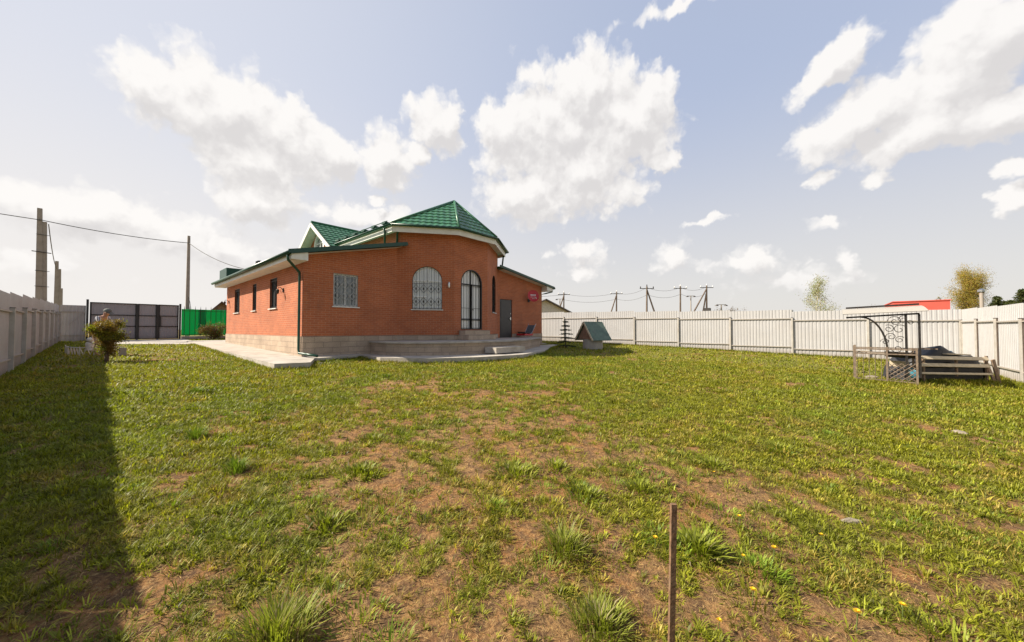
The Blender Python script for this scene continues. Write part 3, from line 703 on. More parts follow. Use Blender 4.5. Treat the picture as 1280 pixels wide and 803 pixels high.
# dormer
DX, DY, DZ, DE = 7.5, 21.35, 7.60, 5.92
hw = 2.5; sl = (DZ-DE)/hw
o = MB(); wall2d(o, [(-DY-2.2, 5.15), (-DY+2.2, 5.15), (-DY+2.2, DZ-.12-sl*2.2), (-DY, DZ-.12), (-DY-2.2, DZ-.12-sl*2.2)], [arch(-DY-.62, -DY+.62, 6.2, 7.05)], (7.95, 0, 0), (0, -1, 0), (-1, 0, 0))
o.build('dormer_wall', brick, H)
xr = 7.93+(DZ-EZ)/((RZ-EZ)/(CX-7.93)); xe = 8.0
o = MB()
for sg in (-1, 1):
    yE = DY+sg*hw; pl_ = [(DX, yE, DE), (xe, yE, DE), (xr, DY, DZ), (DX, DY, DZ)]
    if sg > 0: pl_ = [pl_[1], pl_[0], pl_[3], pl_[2]]
    tiles(o, pl_); slabpoly(o, [(p[0], p[1], p[2]-.003) for p in pl_], .05)
o.tube([(DX, DY, DZ+.06), (xr, DY, DZ+.06)], .065, 8)
dr = o.build('roof', green, H); dr['label'] = 'small gabled dormer roof with white edge'
o = MB()
for sg in (-1, 1):
    o.beam((DX-.02, DY, DZ-.10), (DX-.02, DY+sg*(hw+.02), DE-.10), .04, .20)
    o.add([(DX, DY, DZ-.19), (DX, DY+sg*hw, DE-.19), (7.95, DY+sg*hw, DE-.19), (7.95, DY, DZ-.19)], [(0, 1, 2, 3)])
o.build('fascia', white, dr)
o = MB(); A_ = ((7.95, 0, 0), (0, -1, 0), (-1, 0, 0))
frame_loop(o, arch(-DY-.70, -DY+.70, 6.15, 7.13), arch(-DY-.52, -DY+.52, 6.25, 6.97), *A_, -.03, .12)
bar(o, *A_, (-DY, 6.2), (-DY, 6.98), .06, .07, .05); bar(o, *A_, (-DY-.55, 6.55), (-DY+.55, 6.55), .06, .05, .05)
dw = o.build('window', pvc, H); dw['label'] = 'arched dormer window with thick white frame'
o = MB(); lp = arch(-DY-.6, -DY+.6, 6.2, 7.04); o.add([(8.05, -p[0], p[1]) for p in lp], [list(range(len(lp)))[::-1]], [[p for p in lp][::-1]]); o.build('pane', pane_g, dw)
# vents, flue, rear canopy
o = MB(); o.lathe((5.5, 22.9, 4.6), [(.09, 0), (.09, .55), (.17, .56), (.17, .74), (.08, .80)], 12); o.build('vent_pipe', blk, H)
o = MB(); o.lathe((15.0, 14.9, 6.2), [(.10, 0), (.10, .5), (.09, .5), (.16, .52), (.16, .58), (.03, .66)], 12); vp = o.build('vent_pipe', chrome, H); vp['label'] = 'small bright metal vent at the right roof edge'
o = MB(); o.box(4.72, 7.2, 26.35, 28.2, 4.45, 5.32); o.build('rear_canopy', dgreen, H)
# wall lamps
def wlamp(c, nn, up=True):
    c = Vector(c); nn = Vector(nn); o = MB(); o.beam(c, c+nn*.03, .10, .16); sd_ = nn.cross(Vector((0, 0, 1)))
    o.tube([c+nn*.02, c+nn*.10+Vector((0, 0, .10)), c+nn*.18+Vector((0, 0, .10)), c+nn*.20+Vector((0, 0, .02))], .013, 6)
    q_ = c+nn*.20+Vector((0, 0, -.16)); o.lathe(q_, [(.02, 0), (.04, .03), (.055, .14), (.065, .15), (.02, .19)], 8)
    o.tube([c+nn*.02+Vector((0, 0, -.05)), c+nn*.09+Vector((0, 0, -.10)), c+nn*.10+Vector((0, 0, .02))], .009, 6)
    l_ = o.build('wall_lamp', iron, H); return l_
wlamp((4.7, 16.15, 3.25), (-1, 0, 0)); wlamp((4.7, 25.4, 3.25), (-1, 0, 0))
a, d, L, nn = seg(0); p_ = a+d*2.22+Vector((0, 0, 3.66)); o = MB(); o.beam(p_, p_+nn*.04, .1, .1); o.lathe(p_+nn*.1+Vector((0, 0, -.1)), [(.05, 0), (.055, .05), (.055, .2), (.03, .24)], 10); o.build('wall_lamp', chrome, H)

# terrace with steps
TER = [(7.2, 13.965), (7.2, 12.75), (7.55, 12.0), (8.2, 11.3), (9.0, 10.8), (10.0, 10.5), (11.5, 10.4), (12.8, 10.65), (14.2, 11.3), (15.6, 12.1), (17.0, 12.7), (17.55, 13.1), (17.55, 13.965)]
TI = [(7.2, 13.96)]+[(p[0], p[1]) for p in TER[1:-1]]+[(17.55, 13.96)]
o = MB()
n = len(TER)
o.prism(TER, .5, 1.16)
ter = o.build('terrace', stone, H)
o = MB()
import itertools
def grow(poly, c, k): return [(c[0]+(p[0]-c[0])*k, c[1]+(p[1]-c[1])*k) for p in poly]
T2 = [(7.14, 13.965)]+[(p[0]+(p[0]-11.8)/5*.06, p[1]-.07) for p in TER[1:-1]]+[(17.62, 13.965)]
o.prism(T2, 1.165, 1.225); o.build('terrace_floor', conc, H)
a, d, L, nn = seg(1)
o = MB(); o.box(10.55, 12.25, 11.75, 12.465, 1.226, 1.46); o.box(10.62, 12.18, 12.05, 12.468, 1.462, 1.665); o.build('door_step', stone, H)
o = MB(); o.box(10.2, 12.0, 9.75, 10.39, .75, .98); o.build('step', conc, H)

# satellite dish
D = thing('satellite_dish', (17.55, 13.85, 3.5), 'red round satellite dish mounted on the brick wall right of the grey door', 'satellite dish')
o = MB(); nd_ = Vector((-.55, -.80, .22)).normalized(); c0 = Vector((17.42, 13.50, 3.77)); uu = nd_.cross(Vector((0, 0, 1))).normalized(); vv = uu.cross(nd_)
rings = []; vs = []; fs = []
for k_ in range(7):
    r_ = .36*k_/6+.001
    for j in range(28):
        a_ = 2*math.pi*j/28; vs.append(c0+uu*r_*math.cos(a_)+vv*r_*1.05*math.sin(a_)-nd_*(.06*(1-(r_/.36)**2)))
for k_ in range(6):
    for j in range(28): fs.append((k_*28+j, k_*28+(j+1) % 28, (k_+1)*28+(j+1) % 28, (k_+1)*28+j))
o.add(vs, fs); o.add([v-nd_*.012 for v in vs], [f[::-1] for f in fs]); rd = o.build('reflector', redm, D, smooth=True)
o = MB()
def mark(u_, v_, w_, h_):
    c = c0+uu*u_+vv*v_-nd_*(.06*(1-(u_*u_+v_*v_)/.1296)-.008); o.add([c-uu*w_/2-vv*h_/2, c+uu*w_/2-vv*h_/2, c+uu*w_/2+vv*h_/2, c-uu*w_/2+vv*h_/2], [(0, 1, 2, 3)])
for i in range(5):
    o = MB(); mark(-.14+.07*i, .06, .052, .075); o.build('letter', pvc, rd)
for i in range(7):
    o = MB(); mark(-.15+.05*i, -.07, .036, .028); o.build('letter', pvc, rd)
for q_ in (-.04, .04):
    o = MB(); mark(q_, -.18, .05, .03); o.build('letter', pvc, rd)
o = MB(); o.tube([(17.55, 13.98, 3.5), (17.5, 13.8, 3.5), c0-nd_*.08], .022, 8); o.box(17.47, 17.63, 13.95, 13.985, 3.4, 3.6); o.build('bracket', iron, D)
o = MB(); t_ = c0-vv*.36; e_ = c0+nd_*.42-vv*.30; o.tube([t_-nd_*.02, e_], .012, 6); o.lathe(e_-Vector((0, 0, .03)), [(.03, 0), (.035, .02), (.035, .07), (.02, .08)], 10); o.build('receiver_arm', chrome, D)

# stroller-like folding chair by the door
Tt = thing('folding_chair', (16.55, 13.5, 1.225), 'low dark folding chair with red seat beside the grey door', 'chair')
o = MB(); o.add([(16.2, 13.2, 1.56), (16.9, 13.2, 1.50), (16.9, 13.75, 1.50), (16.2, 13.75, 1.56), (16.2, 13.2, 1.50), (16.9, 13.2, 1.44), (16.9, 13.75, 1.44), (16.2, 13.75, 1.50)], [(0, 1, 2, 3), (7, 6, 5, 4), (0, 4, 5, 1), (1, 5, 6, 2), (2, 6, 7, 3), (3, 7, 4, 0)]); o.build('seat', tarp, Tt, bevel=.015)
o = MB(); o.box(16.15, 16.95, 13.16, 13.8, 1.34, 1.44); o.build('seat_base', redm, Tt, bevel=.02)
o = MB(); o.beam((16.92, 13.48, 1.48), (17.2, 13.48, 1.95), .5, .04, up=(1, 0, -.5)); o.build('backrest', pm('grey_fabric', (.12, .14, .16), .9), Tt)
for sy in (13.2, 13.75):
    o = MB(); o.tube([(16.2, sy, 1.226), (16.9, sy, 1.5), (17.28, sy, 2.05)], .014, 6); o.build('side_frame', chrome, Tt)
    o = MB(); o.tube([(17.0, sy, 1.226), (16.25, sy, 1.5)], .014, 6); o.build('leg', chrome, Tt)

# ------------------------------------------------------------------ fences
def corr(o, a, b2, z0, z1, nn, pitch=.14, amp=.014, top2=None):
    a = Vector(a); b2 = Vector(b2); nn = Vector(nn); d = (b2-a); L = d.length; d.normalize(); s_ = 0; pr = []
    while s_ < L:
        for f_, h_ in ((0, 0), (.55, 0), (.66, 1), (.89, 1)):
            q_ = s_+f_*pitch
            if q_ < L: pr.append((q_, h_*amp))
        s_ += pitch
    pr.append((L, 0)); vs = []
    for q_, h_ in pr:
        p_ = a+d*q_-nn*h_; vs += [(p_.x, p_.y, z0), (p_.x, p_.y, z1)]
    o.add(vs, [(2*i, 2*i+2, 2*i+3, 2*i+1) for i in range(len(pr)-1)], [[(pr[i][0]+a.x+a.y, 0), (pr[i+1][0]+a.x+a.y, 0), (pr[i+1][0]+a.x+a.y, z1-z0), (pr[i][0]+a.x+a.y, z1-z0)] for i in range(len(pr)-1)])
def fence(label, p0, d, nn, n, sp, mat, hgt=2.06, posth=1.70, first=0, pw=.075, rail_w=.04):
    p0 = Vector((*p0, 0)); d = Vector((*d, 0)); nn = Vector((*nn, 0))
    F_ = thing('metal_fence', (p0.x, p0.y, gz(p0.x, p0.y)), label, 'fence')
    for i in range(n):
        a = p0+d*(i*sp); b2 = p0+d*((i+1)*sp); mid = (a+b2)/2; zb = gz(mid.x, mid.y)
        dz = random.uniform(-.012, .012)
        o = MB(); corr(o, a+d*.004, b2-d*.004, min(gz(a.x, a.y), gz(b2.x, b2.y))-.03, zb+hgt+dz, nn); o.build('panel', mat, F_)
        za, zc = gz(a.x, a.y), gz(b2.x, b2.y)
        for hz_, k_ in ((posth-.06, 0), (.36, 0)):
            o = MB(); o.beam(a+d*(pw/2)+nn*.03+Vector((0, 0, zb+hz_+dz)), b2-d*(pw/2)+nn*.03+Vector((0, 0, zb+hz_+dz)), rail_w, rail_w); o.build('rail', railm, F_)
    for i in range(n+1):
        a = p0+d*(i*sp)+nn*.045; z_ = gz(a.x, a.y)
        o = MB(); w2 = pw/2; hh = posth+random.uniform(-.01, .03)
        ln = random.uniform(-.006, .006)
        for mi_, (s0, s1) in enumerate(((-w2, w2*.55), (w2*.55, w2))):
            pass
        q0 = a+Vector((0, 0, z_-.1)); q1 = a+d*ln+Vector((0, 0, z_+hh)); o.beam(q0, q1, pw, pw*.9, up=nn)
        po = o.build('post', postm, F_)
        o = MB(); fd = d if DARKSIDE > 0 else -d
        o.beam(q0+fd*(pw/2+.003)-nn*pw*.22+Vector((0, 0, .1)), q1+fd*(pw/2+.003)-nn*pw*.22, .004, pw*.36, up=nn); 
        o.build('shade_strip', postd, po)  # dark strip paints the shade inside a channel; the post itself is solid
        o = MB(); o.beam(q1+Vector((0, 0, .001)), q1+Vector((0, 0, .02)), pw*1.15, pw*1.05, up=nn); o.build('post_cap', capm, po)
    return F_
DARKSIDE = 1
# right long fence (x = 21.15), lit face towards the yard
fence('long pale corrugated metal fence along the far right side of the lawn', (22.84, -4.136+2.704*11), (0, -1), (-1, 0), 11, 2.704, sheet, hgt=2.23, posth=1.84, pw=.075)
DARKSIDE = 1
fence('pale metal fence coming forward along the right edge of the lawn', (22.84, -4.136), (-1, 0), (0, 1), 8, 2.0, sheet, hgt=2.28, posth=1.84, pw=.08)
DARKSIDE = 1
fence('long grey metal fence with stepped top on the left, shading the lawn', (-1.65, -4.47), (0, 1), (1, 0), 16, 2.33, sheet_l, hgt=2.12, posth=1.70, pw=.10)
FF = thing('metal_fence', (-1.6, 33.6, gz(-1.6, 33.6)), 'short grey metal fence section between the left fence and the gate', 'fence')
o = MB(); corr(o, (-1.65, 33.62, 0), (-.68, 33.62, 0), .8, 3.14, (0, -1, 0)); o.build('panel', sheet_l, FF)
o = MB(); o.beam((-1.6, 33.58, 2.75), (-.7, 33.58, 2.75), .04, .04); o.build('rail', railm, FF)
o = MB(); o.beam((-1.6, 33.58, 1.35), (-.7, 33.58, 1.35), .04, .04); o.build('rail', railm, FF)
o = MB(); o.beam((-1.3, 33.56, 2.0), (-.72, 33.56, 2.72), .03, .02); o.build('brace', railm, FF)

# gate
G = thing('entrance_gate', (1.4, 33.6, 1.05), 'wide grey metal gate in black frame with a side door', 'gate')
def gpost(x, z1=3.42):
    o = MB(); o.box(x-.05, x+.05, 33.54, 33.66, .9, z1); o.build('post', blk, G)
gpost(-.62, 3.52); gpost(3.52, 3.46); gpost(1.47, 3.36); gpost(2.42, 3.36)
for nm, x0, x1 in (('gate_leaf', -.52, 1.44), ('gate_leaf', 1.50, 2.38), ('wicket_door', 2.46, 3.44)):
    o = MB(); b_ = blk
    for (a, c) in (((x0, 3.34), (x1, 3.34)), ((x0, 1.09), (x1, 1.09)), ((x0, 2.60), (x1, 2.60)), ((x0, 1.90), (x1, 1.90))): o.beam((a[0], 33.59, a[1]), (c[0], 33.59, c[1]), .05, .055)
    for x in (x0, x1): o.beam((x+(.025 if x == x0 else -.025), 33.59, 1.06), (x+(.025 if x == x0 else -.025), 33.59, 3.36), .07, .05, up=(0, 1, 0))
    lf_ = o.build(nm, blk, G); o = MB(); corr(o, (x0+.03, 33.62, 0), (x1-.03, 33.62, 0), 1.08, 3.33, (0, -1, 0), amp=.006); o.build('infill_sheet', gatesheet, lf_)
    if nm == 'wicket_door':
        o = MB(); o.box(2.5, 2.58, 33.50, 33.55, 1.9, 2.55); o.build('handle', blk, lf_)
        # track for closing bar
GF = thing('green_fence', (6.0, 33.6, 1.1), 'green translucent fence behind black spiked iron bars beside the gate', 'fence')
for i in range(4):
    x0 = 3.6+i*2.3
    o = MB(); o.box(x0, x0+2.27, 33.66, 33.672, 1.28, 3.12); o.build('panel', polyg, GF)
    o = MB(); z_ = 3.3
    for zz in (1.35, 3.0): o.beam((x0, 33.6, zz), (x0+2.3, 33.6, zz), .03, .03)
    for k_ in range(8):
        x = x0+.14+k_*.287; o.tube([(x, 33.6, 1.25), (x, 33.6, 3.16), (x, 33.6, 3.34)], [.017, .017, .003], 6)
    o.build('bar_section', blk, GF)
o = MB(); o.box(3.6, 12.8, 33.55, 33.75, .8, 1.22); o.build('base_wall', conc, GF)

# ------------------------------------------------------------------ utility poles and wires
def pole(name, x, y, h, label, group=None, w=.26, twin=False, lean=0.0, mat=polec):
    z = gz(x, y); T_ = thing(name, (x, y, z), label, 'utility pole', group)
    o = MB(); o.add(*taper(x, y, z-.3, h, w, lean)); o.build('shaft', mat, T_)
    if twin:
        o = MB(); o.add(*taper(x+.17, y+.02, z-.3, h-.75, w*.85, lean*.8)); o.build('brace_shaft', mat, T_)
    return T_
def taper(x, y, z, h, w, lean):
    vs = []
    for zz, k_ in ((0, 1.15), (h+.3, .72)):
        c = Vector((x-lean*zz/h, y, z+zz)); s_ = w*k_/2
        vs += [c+Vector((i*s_, j*s_*.8, 0)) for i, j in ((-1, -1), (1, -1), (1, 1), (-1, 1))]
    return vs, [(3, 2, 1, 0), (4, 5, 6, 7), (0, 1, 5, 4), (1, 2, 6, 5), (2, 3, 7, 6), (3, 0, 4, 7)]
p1 = pole('utility_pole', -2.42, 34.3, 7.75, 'tall concrete pole with a second shaft rising above the left fence', twin=True, lean=.10, w=.26)
o = MB(); o.tube([(-2.75, 34.1, 6.2), (-2.05, 34.1, 6.15)], .025, 6); o.build('cross_arm', blk, p1)
o = MB()
for zz in (4.2, 5.1, 7.2): o.tube([(-2.62, 34.15, zz), (-2.1, 34.15, zz-.02)], .014, 5)
o.build('clamp_band', blk, p1)
p2 = pole('utility_pole', -3.0, 56.5, 7.3, 'more distant concrete pole, second behind the left fence', twin=True, lean=.05, w=.30)
p3 = pole('utility_pole', -3.75, 78, 6.2, 'farthest and thinnest concrete pole of the left fence row', twin=False, w=.28)
p4 = pole('utility_pole', 3.98, 34.4, 7.4, 'slim concrete pole standing behind the green fence', w=.21)
o = MB(); o.box(4.02, 4.30, 34.16, 34.30, 2.75, 3.15); o.build('meter_box', pm('grey_box', (.30, .30, .30), .5), p4)
o = MB(); o.tube([(4.16, 34.22, 3.1), (4.1, 34.25, 3.6), (4.02, 34.28, 4.0)], .014, 5); o.build('cable', cablem, p4)
def wire(a, b2, sag, label, r_=.02, n=24, group=None):
    a = Vector(a); b2 = Vector(b2); pts = []
    for i in range(n+1):
        s_ = i/n; p_ = a.lerp(b2, s_); p_.z -= sag*4*s_*(1-s_); pts.append(p_)
    o = MB(); o.tube(pts, r_, 5); w_ = o.build('power_cable', cablem, loc=tuple(a)); return props(w_, label, 'cable', group)
TP1 = (-2.42, 34.2, 8.05); TP4 = (3.98, 34.3, 7.90)
wire(TP1, (-24.0, 22.0, 7.6), .35, 'overhead cable leaving the picture on the left', .022)
wire(TP1, TP4, .15, 'overhead cable between the twin left pole and the slim pole', .022)
wire(TP4, (5.2, 24.0, 5.0), .25, 'overhead cable from the slim pole down to the house roof', .020)
wire((-2.2, 34.4, 7.9), (-2.9, 56.4, 7.6), .9, 'sagging cable between the two left concrete poles', .022)
pX = pole('utility_pole', -24.0, 22.0, 7.3, 'concrete pole beyond the left edge holding the overhead cable')

RP = []
def rpole(px, pytop, t, kind, label, lean=0.0, grp='power line poles beyond the right fence'):
    c = (px-640)/448; F_ = (math.sin(YAW), math.cos(YAW)); R_ = (math.cos(YAW), -math.sin(YAW))
    x = (F_[0]+c*R_[0])*t; y = (F_[1]+c*R_[1])*t; z = gz(x, y); top = EYE+(412-pytop)/448*t
    T_ = thing('utility_pole', (x, y, z), label, 'utility pole', grp); perp = Vector((R_[0], R_[1], 0)); B = Vector((x, y, z)); Tp = Vector((x, y, top))
    o = MB()
    o.tube([B+perp*(-.1), Tp], [.17, .11], 7); o.build('shaft', woodp if kind != 'lamp' else polec, T_)
    if kind in ('A', 'AL', 'big'):
        o = MB(); sgn = -1 if kind == 'A' else 1
        o.tube([B+perp*(2.3*sgn*(1 if kind != 'big' else -1.9)), Tp-Vector((0, 0, .5))], [.15, .1], 7); o.build('brace', woodp, T_)
    if kind == 'big':
        o = MB(); o.tube([B+perp*(-1.4), Tp-Vector((0, 0, .9))], [.15, .1], 7); o.build('brace', woodp, T_)
        o = MB(); o.box(x-.5, x+.5, y-.5, y+.5, z+3.2, z+4.5); o.build('transformer_box', doorm, T_)
    if kind != 'lamp':
        o = MB(); o.beam(Tp-perp*1.1-Vector((0, 0, .35)), Tp+perp*1.1-Vector((0, 0, .35)), .1, .1)
        o.build('cross_arm', iron, T_)
        for q_ in (-1.0, 0.0, 1.0):
            o = MB(); o.lathe(Tp+perp*q_+Vector((0, 0, -.3 if q_ else 0)), [(.05, 0), (.09, .1), (.06, .25), (.02, .3)], 8); o.build('insulator', pvc if kind != 'AL' else iron, T_)
        RP.append(Tp-Vector((0, 0, .2)))
    else:
        o = MB(); o.beam(Tp-perp*.9, Tp+perp*.9, .1, .1); o.build('arm', polec, T_)
        for q_ in (-.9, .9):
            o = MB(); o.lathe(Tp+perp*q_-Vector((0, 0, .25)), [(.35, 0), (.3, .12), (.05, .25)], 10); o.build('lamp_head', iron, T_)
    return T_
rpole(705, 366, 66, 'A', 'wooden A-shaped power pole just right of the small grey-roofed house')
rpole(771, 365, 66, 'A', 'wooden A-shaped power pole behind the fence, right of the well')
rpole(809, 358, 56, 'AL', 'dark A-shaped power pole with doubled cross arms')
rpole(851, 358, 60, 'single', 'thin straight power pole with no brace')
rpole(884, 357, 60, 'big', 'three-legged power pole carrying a transformer box')
rpole(864, 370, 90, 'lamp', 'pale floodlight mast between two power poles', grp='floodlight masts far behind the right fence')
rpole(902, 381, 70, 'lamp', 'short floodlight mast right of the transformer pole', grp='floodlight masts far behind the right fence')
rpole(700, 374, 95, 'lamp', 'distant low mast close to the grey-roofed house', grp='floodlight masts far behind the right fence')
for i in range(len(RP)-1):
    for k_, z_ in ((-.0, 0), (.8, -1.1)):
        nm = ['leftmost', 'second', 'third', 'rightmost'][i]
        wire(RP[i]+Vector((k_*.2, 0, z_)), RP[i+1]+Vector((k_*.2, 0, z_)), .55, f'{nm} span of {"upper" if k_ == 0 else "lower"} wire between the far wooden poles', .020, group='wires between the far poles')
wire(RP[0]-Vector((0, 0, .2)), (RP[0].x-14, RP[0].y+30, RP[0].z+.2), .6, 'wire running left from the A-shaped pole behind the house', .028, group='wires between the far poles')

# ------------------------------------------------------------------ neighbouring houses
def pxy(px, t):
    c = (px-640)/448; return (math.sin(YAW)+c*math.cos(YAW))*t, (math.cos(YAW)-c*math.sin(YAW))*t
x, y = pxy(668, 44); z = gz(x, y)
NH = thing('grey_roof_house', (x, y, z), 'small pale house with grey roof behind the fence, right of the brick house', 'house')
def ghouse(P, x, y, z, w, dpt, hw_, hr, ang, wm, rm):
    M = Matrix.Translation((x, y, 0)) @ Matrix.Rotation(ang, 4, 'Z')
    o = MB(); pr = [(-w/2, z-.5), (w/2, z-.5), (w/2, hw_), (0, hr-.1), (-w/2, hw_)]
    vs = [M @ Vector((p[0], s_*dpt/2, p[1])) for s_ in (-1, 1) for p in pr]
    o.add(vs, [(0, 1, 2, 3, 4), (9, 8, 7, 6, 5)]+[(i, 5+i, 5+(i+1) % 5, (i+1) % 5) for i in range(5)]); wl = o.build('wall', wm, P)
    o = MB(); ov = .5; s_ = (hr-hw_)/(w/2)
    for sg in (-1, 1):
        pl_ = [M @ Vector(q_) for q_ in ((sg*(w/2+ov), -dpt/2-ov, hw_-s_*ov), (sg*(w/2+ov), dpt/2+ov, hw_-s_*ov), (0, dpt/2+ov, hr), (0, -dpt/2-ov, hr))]
        slabpoly(o, pl_, .12)
    rf = o.build('roof', rm, P)
    o = MB(); c = [M @ Vector(q_) for q_ in ((-.5, -dpt/2-.02, hw_-1.2), (.5, -dpt/2-.02, hw_-1.2), (.5, -dpt/2-.02, hw_), (-.5, -dpt/2-.02, hw_))]
    o.add(c, [(0, 1, 2, 3)], [[(0, 0), (1, 0), (1, 1), (0, 1)]]); o.build('window', pane_d, P)
ghouse(NH, x, y, z, 6.5, 8, 3.55, 5.1, R(-35), housew, greyr)
x, y = pxy(277, 52); z = gz(x, y)
NH = thing('brown_roof_house', (x, y, z), 'little house with brown roof showing over the green fence', 'house')
ghouse(NH, x, y, z, 2.1, 4, 4.5, 5.65, R(-10), oldwood, darkr)
x0, y0, y1 = 68.0, -6.7, -11.45; z = gz(x0, y0)
RB = thing('red_building', (x0, (y0+y1)/2, z), 'low flat-roofed red building behind the fence beside the olive tree', 'building')
o = MB(); o.prism([(x0, y1), (x0+9, y1), (x0+9, y0), (x0, y0)], z-.5, 5.25); o.build('wall', redwall, RB)
o = MB(); o.prism([(x0-.1, y1-.1), (x0+9.1, y1-.1), (x0+9.1, y0+.1), (x0-.1, y0+.1)], 5.255, 5.36); o.build('roof', redwall, RB)

# ------------------------------------------------------------------ trees and shrubs
def blades_obj(name, V, Fq, C, mat, parent=None, loc=None):
    """V (n,k,3) strips -> mesh; quads given as per-blade index list"""
    n, k, _ = V.shape
    me = bpy.data.meshes.new(name); o0 = np.array(ROOT[parent.name] if parent else (loc or (0, 0, 0)))
    me.vertices.add(n*k); me.vertices.foreach_set('co', (V-o0).reshape(-1).astype(np.float32))
    li = []; st = []; p = 0; base = (np.arange(n)*k)
    idx = np.concatenate([np.array(f) for f in Fq]); lens = [len(f) for f in Fq]
    loops = (base[:, None]+idx[None, :]).reshape(-1); tot = sum(lens)
    starts = (np.arange(n)[:, None]*tot+np.cumsum([0]+lens[:-1])[None, :]).reshape(-1)
    me.loops.add(len(loops)); me.loops.foreach_set('vertex_index', loops.astype(np.int32))
    me.polygons.add(len(starts)); me.polygons.foreach_set('loop_start', starts.astype(np.int32))
    me.update(calc_edges=True)
    ca = me.color_attributes.new('Col', 'FLOAT_COLOR', 'POINT')
    cc = np.ones((n, k, 4), np.float32); cc[..., :3] = C[:, None, :]; ca.data.foreach_set('color', cc.reshape(-1))
    me.materials.append(mat)
    ob = bpy.data.objects.new(name, me); COL.objects.link(ob); ob.location = (0, 0, 0) if parent else tuple(o0)
    if parent: ob.parent = parent
    ROOT[ob.name] = Vector(tuple(o0)); return ob
def leaves(cent, size, col, var=.3, flat=.3):
    n = len(cent); a = rng.normal(size=(n, 3)); a[:, 2] *= flat+.4; a /= np.linalg.norm(a, axis=1)[:, None]
    b = rng.normal(size=(n, 3)); b -= a*(a*b).sum(1)[:, None]; b /= np.linalg.norm(b, axis=1)[:, None]
    s = (size*rng.uniform(.6, 1.3, n))[:, None]
    V = np.stack([cent-a*s, cent+b*s*.45, cent+a*s, cent-b*s*.45], 1)
    C = np.array(col)[None]*(1+var*rng.normal(size=(n, 1)))*(1+.12*rng.normal(size=(n, 3))); return V, np.clip(C, .005, 1)
leafm = leafmat('tree_leaves', tl=.4)
def branch(o, p, d, L, r, depth, tips, spread, droop, nseg=3):
    pts = [p.copy()]; q = p.copy(); dd = d.copy()
    for i in range(nseg):
        dd = (dd+Vector((random.gauss(0, .12), random.gauss(0, .12), random.gauss(0, .08)+droop))).normalized(); q = q+dd*L/nseg; pts.append(q.copy())
    o.tube(pts, [r*(1-.6*i/nseg) for i in range(nseg+1)], 5, cap=False)
    if depth == 0:
        for q_ in pts[1:]: tips.append(q_)
        return
    for i in range(random.randint(4, 6)):
        k_ = random.uniform(.25, 1); s_ = pts[0].lerp(pts[-1], k_); a = Vector((random.gauss(0, 1), random.gauss(0, 1), random.gauss(0, .5))).normalized()
        branch(o, s_, (dd+a*spread).normalized(), L*random.uniform(.4, .62), r*.5, depth-1, tips, spread, droop, nseg)
def tree(name, x, y, h, width, label, col, nleaf, lsize, bmat=bark, stems=1, lo=.15, cat='tree', spread=.9, droop=.05, fill=.35, depth=2, group=None, shape=None, r0=None, upk=.35):
    z = gz(x, y); T_ = thing(name, (x, y, z), label, cat, group); o = MB(); tips = []; r0 = r0 or h*.018
    for s_ in range(stems):
        off = Vector((random.gauss(0, .12*width*(stems > 1)), random.gauss(0, .12*width*(stems > 1)), 0)); p = Vector((x, y, z-.1))+off
        tp = p+Vector((random.gauss(0, .04*h), random.gauss(0, .04*h), h*random.uniform(.85, .97)))
        n = 7; pts = [p.lerp(tp, i/n)+Vector((random.gauss(0, .01*h), random.gauss(0, .01*h), 0))*(0 < i < n) for i in range(n+1)]
        o.tube(pts, [r0*(1-.85*i/n) for i in range(n+1)], 7, cap=False)
        nb = int(16/stems)+6
        for i in range(nb):
            f = lo+(1-lo)*(i+.5)/nb; q = pts[min(int(f*n), n-1)].lerp(pts[min(int(f*n)+1, n)], f*n % 1)
            a = random.uniform(0, 6.28); w_ = width/2*(shape(f) if shape else math.sin(math.pi*min(1, (f-lo)/(1-lo)*.8+.15))**.7)
            branch(o, q, Vector((math.cos(a), math.sin(a), upk+.3*f)).normalized(), w_*random.uniform(.7, 1.1), r0*.32*(1-f*.5), depth-1, tips, spread, droop)
    o.build('trunk', bmat, T_)
    tips = np.array([tuple(q_) for q_ in tips]); idx = rng.integers(0, len(tips), nleaf)
    cent = tips[idx]+rng.normal(size=(nleaf, 3))*width*.045*(1+fill)
    V, C = leaves(cent, lsize, col); blades_obj('crown', V, [[0, 1, 2, 3]], C, leafm, T_); return T_
x, y = pxy(1021, 48); tree('birch_tree', x, y, 8.2, 5.2, 'slender pale birch with sparse new leaves behind the fence', (.30, .30, .14), 5500, .07, birchb, stems=2, lo=.15, fill=.3, r0=.06, upk=.6, shape=lambda f: 1.15-.95*f)
x, y = pxy(1213, 50); tree('willow_tree', x, y, 8.5, 5.2, 'broad olive-brown tree in early leaf above the right fence corner', (.34, .26, .06), 52000, .06, birchb, stems=5, lo=.10, upk=1.5, fill=.35, r0=.09, shape=lambda f: .95-.35*abs(f-.5))
x, y = pxy(1168, 50); tree('young_poplar', x, y, 6.9, 1.3, 'thin upright sapling in front of the red building', (.20, .17, .06), 260, .07, bark, lo=.5, r0=.035, upk=1.2)
x, y = pxy(1082, 60); tree('bare_bush', x, y, 5.2, 3.8, 'bare pinkish-brown bush just over the cream canopy', (.30, .16, .09), 900, .07, bark, stems=3, cat='bush', r0=.03)
x, y = pxy(915, 62); tree('bare_bush', x, y, 4.4, 4.0, 'low rusty bush beside the transformer pole', (.15, .10, .05), 1300, .09, bark, stems=3, cat='bush', r0=.03)
x, y = pxy(896, 60); tree('bare_bush', x, y, 4.5, 2.6, 'small olive bush at the foot of the three-legged pole', (.12, .10, .05), 900, .09, bark, stems=3, cat='bush', r0=.03)

